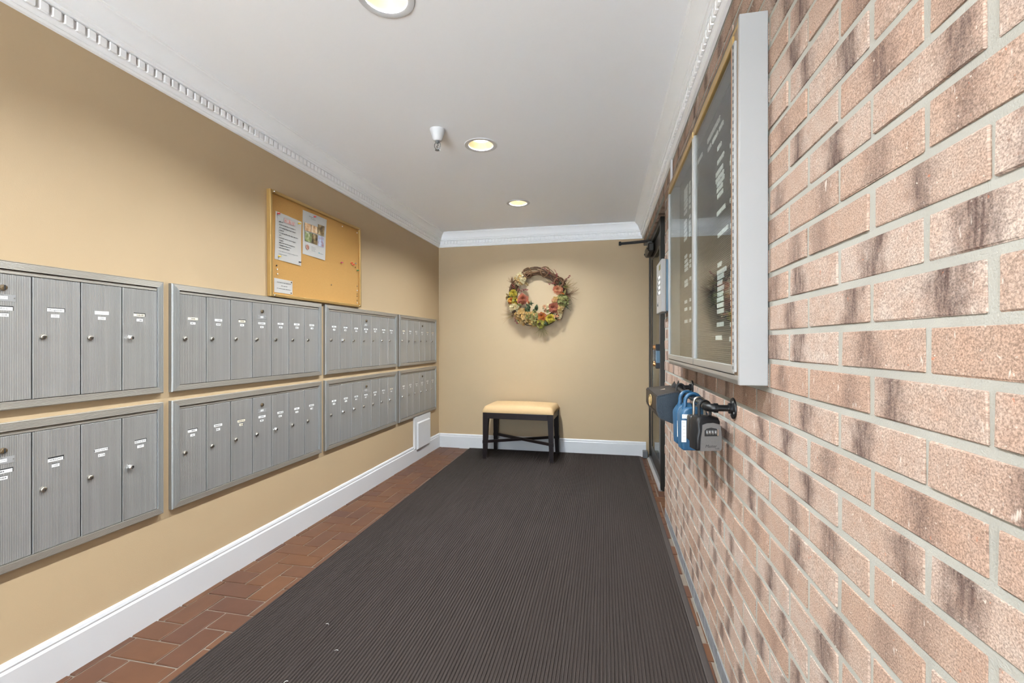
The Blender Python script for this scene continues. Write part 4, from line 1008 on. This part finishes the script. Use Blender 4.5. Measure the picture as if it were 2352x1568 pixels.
# ================================================================= WREATH
WR = thing('wreath', 'autumn grapevine wreath with dried flowers on the end wall', 'wreath', (-.700, YB - .002, 1.575))
rw_ = random.Random(21); RM = .262; YO = -.055
def ringpt(a, r=RM, dy=0.0): return Vector((-.010 + r * math.cos(a), YO + dy, .022 + r * math.sin(a)))
for i in range(26):                               # twisted vines
    ph, tw, rr_, dd = rw_.random() * 2 * PI, rw_.choice([1, 2, 3, -2, -1]), rw_.uniform(.018, .046), rw_.random() * 6
    a0 = rw_.random() * 2 * PI; span = rw_.uniform(4.2, 6.2); n = 56
    pts = []
    for k in range(n + 1):
        a = a0 + span * k / n; q = ph + tw * a
        pts.append(ringpt(a, RM + rr_ * math.cos(q) + .004 * math.sin(9 * a + dd), min(.047, rr_ * .85 * math.sin(q))))
    MB().tube(pts, [max(.0015, (.0052 if i % 3 else .0075) * (1 - .35 * abs(2 * k / n - 1))) for k in range(n + 1)], 6).build('vine', ['twig', 'twig2', 'twig3', 'twig', 'twig2'][i % 5], WR, 70)
for i in range(3):                                # binding vines across the ring
    a = [1.95, 1.25, .55][i]; pts = [ringpt(a + .16 * math.sin(q), RM + .052 * math.cos(q), -.050 * abs(math.sin(q)) + .0) for q in [k * PI / 10 for k in range(-10, 11)]]
    MB().tube(pts, .006, 6).build('vine', 'twig2', WR, 70)
def petal(b, org, nrm, ang, l, w, lift, mi=0, n=4, curl=.5):
    nrm = nrm.normalized(); ref = Vector((0, 0, 1)) if abs(nrm.z) < .9 else Vector((1, 0, 0)); ax = nrm.cross(ref).normalized(); ay = nrm.cross(ax)
    d = ax * math.cos(ang) + ay * math.sin(ang); s = nrm.cross(d); prev = None
    for k in range(n + 1):
        t = k / n; wd = w * (math.sin(PI * min(1, .12 + t * .80)) ** .7); h = lift * t + curl * l * t * t * .4
        c = org + d * l * t * math.cos(lift * 2) + nrm * h; e = nrm * (w * .25 * math.sin(PI * t))
        row = [b.bm.verts.new(c - s * wd / 2 + e), b.bm.verts.new(c), b.bm.verts.new(c + s * wd / 2 + e)]
        if prev:
            for j in range(2): f = b.bm.faces.new((prev[j], prev[j + 1], row[j + 1], row[j])); f.material_index = mi
        prev = row
def flower(x, z, r, cols, layers=4, y=-.105, name='flower', tilt=(0, 0)):
    b = MB(); nrm = Vector((tilt[0], -1, tilt[1])).normalized(); o = Vector((x, y, z))
    for ly in range(layers):
        f = 1 - ly / layers * .78; n = 9 - ly
        for k in range(n): petal(b, o - nrm * (.010 * (1 - ly / layers)), nrm, 2 * PI * k / n + ly * .5 + rw_.uniform(-.15, .15), r * f * rw_.uniform(.85, 1.1), r * .75 * f + .004, .004 + .016 * ly / layers * (r / .03), mi=rw_.randrange(len(cols)), curl=.3 + .5 * ly / layers)
    for k in range(6): petal(b, o, nrm, k, r * .25, r * .25, r * .35, 0, curl=.2)
    return b.build(name, cols, WR, 180)
def hydrangea(x, z, r, cols, n=26, y=-.085):
    b = MB()
    for i in range(n):
        a, q = rw_.random() * 2 * PI, math.sqrt(rw_.random()); px, pz = x + r * q * math.cos(a), z + r * q * math.sin(a)
        o = Vector((px, y - .034 * (1 - q * q) + rw_.uniform(-.006, .006), pz)); nrm = Vector(((px - x) / r * .8 + rw_.uniform(-.3, .3), -1, (pz - z) / r * .8 + rw_.uniform(-.3, .3)))
        m_ = rw_.randrange(len(cols)); a0 = rw_.random() * 2
        for k in range(4): petal(b, o, nrm, a0 + k * PI / 2, .017, .016, .003, m_, 2)
    return b.build('hydrangea_cluster', cols, WR, 180)
def leaf(x, z, ang, l, w, m='green', y=-.10):
    b = MB(); n = 6; G = []
    d = Vector((math.cos(ang), 0, math.sin(ang))); s = Vector((-math.sin(ang), 0, math.cos(ang)))
    for k in range(n + 1):
        t = k / n; wd = w * math.sin(PI * (.06 + .94 * t) ** .8) if t < 1 else 0.0006
        c = Vector((x, y, z)) + d * l * t + Vector((0, -.022 * math.sin(PI * t), 0))
        G.append([b.bm.verts.new(c - s * wd / 2), b.bm.verts.new(c + Vector((0, .004, 0))), b.bm.verts.new(c + s * wd / 2)])
    fs = []
    for A, B in zip(G[:-1], G[1:]):
        for j in range(2): fs.append(b.bm.faces.new((A[j], A[j + 1], B[j + 1], B[j])))
    bmesh.ops.solidify(b.bm, geom=fs, thickness=.0007)
    return b.build('leaf', m, WR, 180)
def sprig(x, z, ang, n, l, spread_, m='straw', y=-.08, r=.0019):
    b = MB()
    for i in range(n):
        a = ang + rw_.uniform(-spread_, spread_); L_ = l * rw_.uniform(.55, 1.1); bend = rw_.uniform(-.5, .5); pts = []
        yo = rw_.uniform(-.035, .02)
        for k in range(6):
            t = k / 5; aa = a + bend * t; pts.append((x + L_ * t * math.cos(aa), y + yo * t, z + L_ * t * math.sin(aa)))
        b.tube(pts, [r, r, r * .9, r * .8, r * .6, r * .3], 4)
    return b.build('dried_grass', m, WR)
def berries(x, z, ang, n, l, m='berry', y=-.09, cv=.5):
    b = MB(); pts = [(x + l * t * math.cos(ang + cv * t), y - .01 * t, z + l * t * math.sin(ang + cv * t)) for t in [k / 8 for k in range(9)]]
    b.tube(pts, .0016, 5)
    for i in range(n):
        p = Vector(rw_.choice(pts[2:])) + Vector((rw_.uniform(-.008, .008), rw_.uniform(-.008, .004), rw_.uniform(-.008, .008)))
        bmesh.ops.create_icosphere(b.bm, subdivisions=1, radius=rw_.uniform(.003, .0052), matrix=Matrix.Translation(p))
    return b.build('berry_sprig', m, WR, 180)
PXW = 1.0 / (F_PX / (0.978 * 4.56 + 0.145)) / 7.47          # metres per pixel of the 7.47x study crop
def W(px, py):                                              # position read off the study crop, relative to the wreath centre
    return ((px - 860) * PXW * 1.03 + .0, (735 - py) * PXW)
for (px, py, r, cols, ly) in ((605, 745, .046, ['coral', 'coral', 'rose'], 5), (1205, 600, .040, ['peach', 'peach', 'coral'], 4), (1125, 905, .046, ['rose', 'coral'], 5),
                              (930, 1050, .038, ['orange', 'orange', 'coral'], 4), (410, 765, .030, ['orange', 'orange', 'yellow'], 3)):
    x, z = W(px, py); flower(x, z, r * 1.3, cols, ly)
for (px, py, r) in ((440, 640, .036), (1070, 1085, .040)):
    x, z = W(px, py); flower(x, z, r * 1.25, ['yellow', 'lime', 'yellow'], 5, name='ranunculus')
for (px, py, r, cols, n) in ((560, 390, .050, ['cream', 'cream', 'tanflower'], 30), (440, 890, .046, ['cream', 'cream', 'straw'], 26), (590, 1010, .062, ['tanflower', 'straw', 'tanflower'], 38), (810, 1060, .046, ['sage', 'olive', 'tanflower'], 28),
                             (1265, 780, .052, ['sage', 'olive', 'sage'], 32), (1010, 900, .030, ['cream', 'peach'], 14), (1190, 1050, .034, ['cream', 'cream', 'peach'], 16), (720, 1060, .046, ['tanflower', 'olive'], 24),
                             (920, 1170, .040, ['lime', 'olive', 'lime'], 20), (620, 1100, .044, ['straw', 'tanflower'], 20), (790, 1140, .034, ['olive', 'tanflower'], 16), (470, 770, .026, ['yellow', 'yellow', 'lime'], 10), (1230, 930, .034, ['tanflower', 'straw'], 16), (1150, 760, .026, ['tanflower', 'peach'], 12)):
    x, z = W(px, py); hydrangea(x, z, r * 1.15, cols, int(n * 1.3))
for (px, py, a, l, w, m) in ((720, 960, 1.9, .055, .030, 'green'), (740, 900, 2.4, .060, .022, 'green'), (840, 950, 1.5, .060, .034, 'green'), (780, 980, .9, .050, .028, 'green'), (700, 830, .1, .055, .018, 'green'), (690, 980, 2.0, .060, .022, 'green'),
                             (760, 860, 1.7, .05, .012, 'green'), (1010, 980, .6, .040, .022, 'sage'), (640, 450, -.8, .05, .03, 'straw'), (430, 480, 1.6, .07, .018, 'twig2'), (960, 1140, -.7, .05, .026, 'green'), (1310, 660, -.4, .06, .02, 'twig'), (1240, 640, -.5, .05, .014, 'orange'),
                             (830, 990, 2.2, .045, .030, 'olive'), (1290, 700, 1.2, .06, .022, 'olive'), (480, 560, 2.2, .06, .02, 'rose'), (520, 850, .2, .05, .02, 'sage'), (690, 790, -.6, .03, .02, 'orange')):
    x, z = W(px, py); leaf(x, z, a, l * 1.15, w * 1.15, m)
for i in range(46):                               # dry filler leaves around the lower ring
    a = rw_.uniform(-3.5, .55); r_ = rw_.uniform(.205, .310); a2 = a + rw_.uniform(-1.6, 1.6)
    leaf(-.017 + r_ * math.cos(a), .02 + r_ * math.sin(a), a2, rw_.uniform(.035, .065), rw_.uniform(.012, .026), rw_.choice(['twig2', 'olive', 'straw', 'tanflower', 'twig', 'green', 'sage']), y=rw_.uniform(-.085, -.055))
for (px, py, a, n, l, s, m) in ((500, 1000, 3.5, 12, .16, .5, 'straw'), (920, 1200, -1.4, 16, .13, .75, 'olive'), (1300, 560, .5, 14, .13, .8, 'straw'), (1330, 690, .15, 9, .15, .4, 'twig2'), (820, 1180, -2.4, 7, .09, .5, 'straw'),
                                (1290, 860, -.35, 6, .10, .3, 'green'), (430, 470, 2.0, 12, .08, .6, 'twig2'), (470, 560, 2.8, 9, .08, .6, 'twig'), (1080, 460, 2.75, 4, .09, .15, 'straw'), (1290, 480, 1.2, 8, .08, .5, 'twig')):
    x, z = W(px, py); sprig(x, z, a, n, l, s, m)
for (px, py, a, n, l) in ((580, 560, -.6, 14, .075), (470, 1040, -1.7, 12, .08), (1300, 420, .1, 14, .075), (1180, 500, 2.6, 12, .08), (900, 200, -.1, 16, .12), (1130, 240, -.8, 16, .11), (520, 560, -1.0, 8, .05)):
    x, z = W(px, py); berries(x, z, a, n, l, cv=(-.5 if py < 300 else .5))
MB().tube([(0, 0, RM + .02), (0, -.03, RM + .018), (0, -.036, RM + .03)], .002, 6).build('nail', 'grey_metal', WR)
